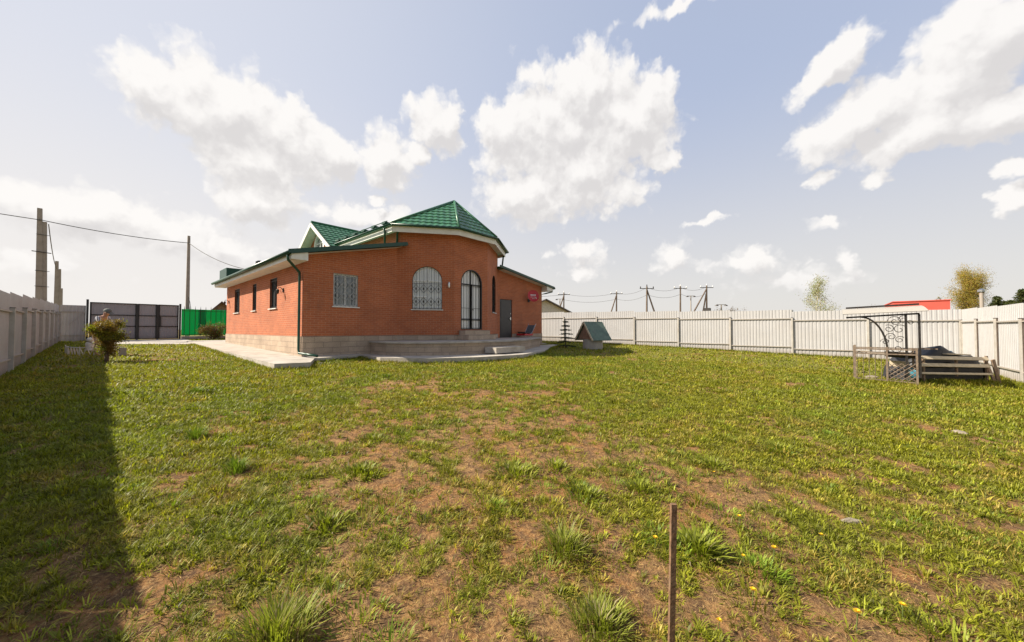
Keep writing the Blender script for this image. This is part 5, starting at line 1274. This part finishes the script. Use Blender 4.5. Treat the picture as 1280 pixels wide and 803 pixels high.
# sprigs: small bunches of upright blades with gaps between them
for (n, r0, r1, nb_, Lm, wm, rad) in ((3600, .5, 2.8, 15, .050, .0050, .020), (8500, 2.8, 5.2, 13, .055, .0062, .024), (17000, 5.2, 9, 11, .060, .009, .030), (16000, 9, 16, 9, .075, .015, .045)):
    x, y = sample(n, r0, r1); k_ = rng.random(len(x)) < np.clip((cover(x, y)-.22)*1.8, .13, 1); x, y = x[k_], y[k_]; n2 = len(x); m_ = n2*nb_
    sc_ = np.repeat(np.clip(np.exp(.35*rng.normal(size=n2)), .5, 2), nb_); a_ = rng.uniform(0, 6.28, m_); q_ = rad*np.sqrt(rng.random(m_))*sc_
    cb = np.repeat(gcol(x, y, n2)*(1+.18*rng.normal(size=(n2, 1))), nb_, 0)*(1+.13*rng.normal(size=(m_, 1)))
    blades(np.repeat(x, nb_)+q_*np.cos(a_), np.repeat(y, nb_)+q_*np.sin(a_), Lm*sc_*rng.uniform(.5, 1.25, m_), wm*rng.uniform(.7, 1.3, m_), np.clip(.15+q_/rad*.55+rng.normal(size=m_)*.2, .02, 1.3), a_, cb, bend=.45)
# broad leaf rosettes (weeds)
def rosettes(n, r0, r1, lf, L0, w0, kcol):
    x, y = sample(n, r0, r1); k_ = rng.random(len(x)) < np.clip((cover(x, y)-.30)*1.6+.05, 0, 1); x, y = x[k_], y[k_]; n2 = len(x)
    sz = np.clip(np.exp(.3*rng.normal(size=n2)), .5, 1.7); cb = gcol(x, y, n2, kcol); X_ = np.repeat(x, lf)+rng.normal(size=n2*lf)*.012; Y_ = np.repeat(y, lf)+rng.normal(size=n2*lf)*.012; s_ = np.repeat(sz, lf); m_ = n2*lf
    col = np.repeat(cb, lf, 0)*(1+.15*rng.normal(size=(m_, 1)))
    blades(X_, Y_, L0*s_*rng.uniform(.6, 1.25, m_), w0*s_*rng.uniform(.8, 1.2, m_), rng.uniform(.35, 1.25, m_), rng.uniform(0, 6.28, m_), col, bend=.45)
rosettes(4500, .6, 3.2, 9, .038, .0068, 1.1)
rosettes(9000, 3.2, 7, 8, .044, .0085, 1.1)
rosettes(9000, 7, 14, 7, .058, .015, 1.05)
rosettes(6000, 14, 30, 6, .09, .033, 1.0)
# clustered weed patches with gaps in between
npch = 560; x, y = sample(npch, .8, 11); 
for cx, cy in zip(x, y):
    rr_ = random.uniform(.06, .20); m_ = int(55+rr_*420); a_ = rng.uniform(0, 6.28, m_); q_ = rr_*np.sqrt(rng.random(m_)); X_ = cx+q_*np.cos(a_); Y_ = cy+q_*np.sin(a_)
    c_ = np.array([.185, .225, .022])*random.uniform(.75, 1.4)*np.array([random.uniform(.8, 1.35), 1, 1]); L_ = random.uniform(.04, .075)
    blades(X_, Y_, L_*rng.uniform(.6, 1.3, m_), random.uniform(.005, .010)*rng.uniform(.8, 1.2, m_), np.clip(q_/rr_*.8+rng.normal(size=m_)*.25, .05, 1.3), a_, c_[None]*(1+.2*rng.normal(size=(m_, 1))), bend=.5)
# tall tufts seen in the photo
TUFT = [(2.21, 1.44, .25, 420, .17, 0), (.95, 4.68, .20, 300, .16, 1), (.84, 6.28, .20, 260, .16, 1), (.62, 2.15, .32, 560, .18, 0), (1.80, .95, .28, 520, .12, 0), (1.81, 3.71, .22, 300, .10, 2), (2.95, 2.54, .24, 380, .10, 2), (3.35, 2.3, .15, 160, .09, 2),
        (3.5, 1.4, .14, 200, .09, 2), (3.01, 1.7, .14, 200, .10, 2), (2.85, .72, .15, 330, .13, 2), (1.1, 1.2, .15, 200, .10, 2), (.25, 2.1, .15, 180, .10, 2), (4.6, 1.0, .2, 260, .09, 2), (5.8, .5, .25, 260, .09, 2), (2.4, 4.6, .2, 220, .08, 2), (1.2, 3.0, .15, 200, .09, 2), (1.3, 9.8, .25, 300, .12, 1), (3.5, 10.5, .2, 200, .11, 1), (5.0, 8.8, .2, 200, .1, 1)]
for (cx, cy, rr_, m_, L_, kd) in TUFT:
    a_ = rng.uniform(0, 6.28, m_); q_ = rr_*rng.random(m_)**.8*(.5 if kd != 2 else 1); X_ = cx+q_*np.cos(a_); Y_ = cy+q_*np.sin(a_); c_ = {0: (.25, .275, .045), 1: (.14, .20, .025), 2: (.225, .25, .028)}[kd]
    dry = rng.random(m_) < (.16 if kd == 0 else .05); col = np.array(c_)[None]*(1+.22*rng.normal(size=(m_, 1))); col[dry] = (.34, .28, .16)
    blades(X_, Y_, L_*rng.uniform(.45, 1.25, m_), (.0062 if kd == 0 else .006 if kd == 1 else .013)*rng.uniform(.8, 1.3, m_), np.clip(q_/rr_*(.9)+rng.normal(size=m_)*.22, .02, 1.2), a_+rng.normal(size=m_)*.5, col, bend=.55)
# longer grass along fences and paving
def strip(a, b2, n, wdt, L_, wm):
    s_ = rng.random(n); x = a[0]+(b2[0]-a[0])*s_+rng.normal(size=n)*wdt; y = a[1]+(b2[1]-a[1])*s_+rng.normal(size=n)*wdt; k_ = ok(x, y); x, y = x[k_], y[k_]; n2 = len(x)
    blades(x, y, L_*rng.uniform(.4, 1.3, n2), wm*rng.uniform(.7, 1.3, n2), rng.uniform(.05, .7, n2), rng.uniform(0, 6.28, n2), gcol(x, y, n2, .9))
strip((22.7, -4), (22.7, 15), 9000, .10, .14, .016); strip((10, -3.95), (22.7, -3.95), 7000, .10, .14, .014); strip((14.2, -.6), (14.3, -1.9), 1500, .25, .14, .010); strip((15, -2), (16.5, -3.5), 2500, .2, .15, .012)
strip((-1.5, 3), (-1.5, 33), 7000, .08, .10, .012)
pl_ = [p_ for p_ in SLAB[1:13]]
for a, b2 in zip(pl_[:-1], pl_[1:]): strip(a, b2, int(500*math.dist(a, b2)), .10, .13, .014)
strip((3.25, 12), (3.25, 26), 5000, .12, .11, .014)
ob = blades_obj('grass', np.concatenate(GV), [[0, 1, 2, 3], [3, 2, 4]], np.concatenate(GC), grassm); props(ob, kind='stuff')
for (r0, r1, n, L_, w_) in ((.5, 2.6, 20000, .030, .0019), (2.6, 5, 28000, .036, .0026), (5, 10, 22000, .045, .0042)):
    x, y = sample(n, r0, r1); k_ = rng.random(len(x)) < .35+.65*(1-cover(x, y)); x, y = x[k_], y[k_]; straw(x, y, L_*rng.uniform(.4, 1.5, len(x)), w_*rng.uniform(.6, 1.3, len(x)))
strm = leafmat('dry_straw', tl=.1)
ob = blades_obj('dry_grass', np.concatenate(RV), [[0, 1, 2, 3], [3, 2, 4]], np.concatenate(RC), strm); props(ob, kind='stuff')
# dandelions
yel = pm('dandelion_yellow', (.75, .50, .01), .7); stemm = pm('flower_stem', (.12, .16, .04), .6)
dl = thing('dandelion', (0, 0, 0), 'small yellow dandelion flower in the right foreground lawn', 'flower', 'yellow dandelions in the foreground lawn')
o = MB(); o.tube([(0, 0, 0), (.004, 0, .04), (.006, 0, .075)], .0025, 5); o.build('stem', stemm, dl)
o = MB()
for k_ in range(26):
    a_ = k_*2.4; r_ = .018*(.45+.55*(k_/26)); c = Vector((.006, 0, .078)); e_ = c+Vector((math.cos(a_)*r_, math.sin(a_)*r_, .006+.008*(1-k_/26))); s_ = Vector((-math.sin(a_), math.cos(a_), 0))*.003
    o.add([c-s_*.4, c+s_*.4, e_+s_, e_-s_], [(0, 1, 2, 3)])
o.build('flower_head', yel, dl)
first = True; dr_ = random.Random(5)
DLP = [(2.17, .02), (2.55, .35), (2.75, -.1), (3.1, .3), (2.4, .75), (3.4, .55), (2.9, .45), (2.2, .45), (3.0, -.3), (3.6, .05), (2.0, .33), (1.95, .48), (4.2, .9), (3.9, .4), (2.65, .95), (6.0, 5.5), (5.6, 5.9), (5.0, 5.0), (2.6, 6.4)]
for x, y in DLP:
    z_ = gz(x, y)+float(micro(np.array(x), np.array(y)))
    if first: dl.location = (x, y, z_); first = False
    else: c_ = dup(dl, loc=(x, y, z_), rotz=dr_.uniform(0, 6.28)); s_ = dr_.uniform(.8, 1.2); c_.scale = (s_, s_, s_)
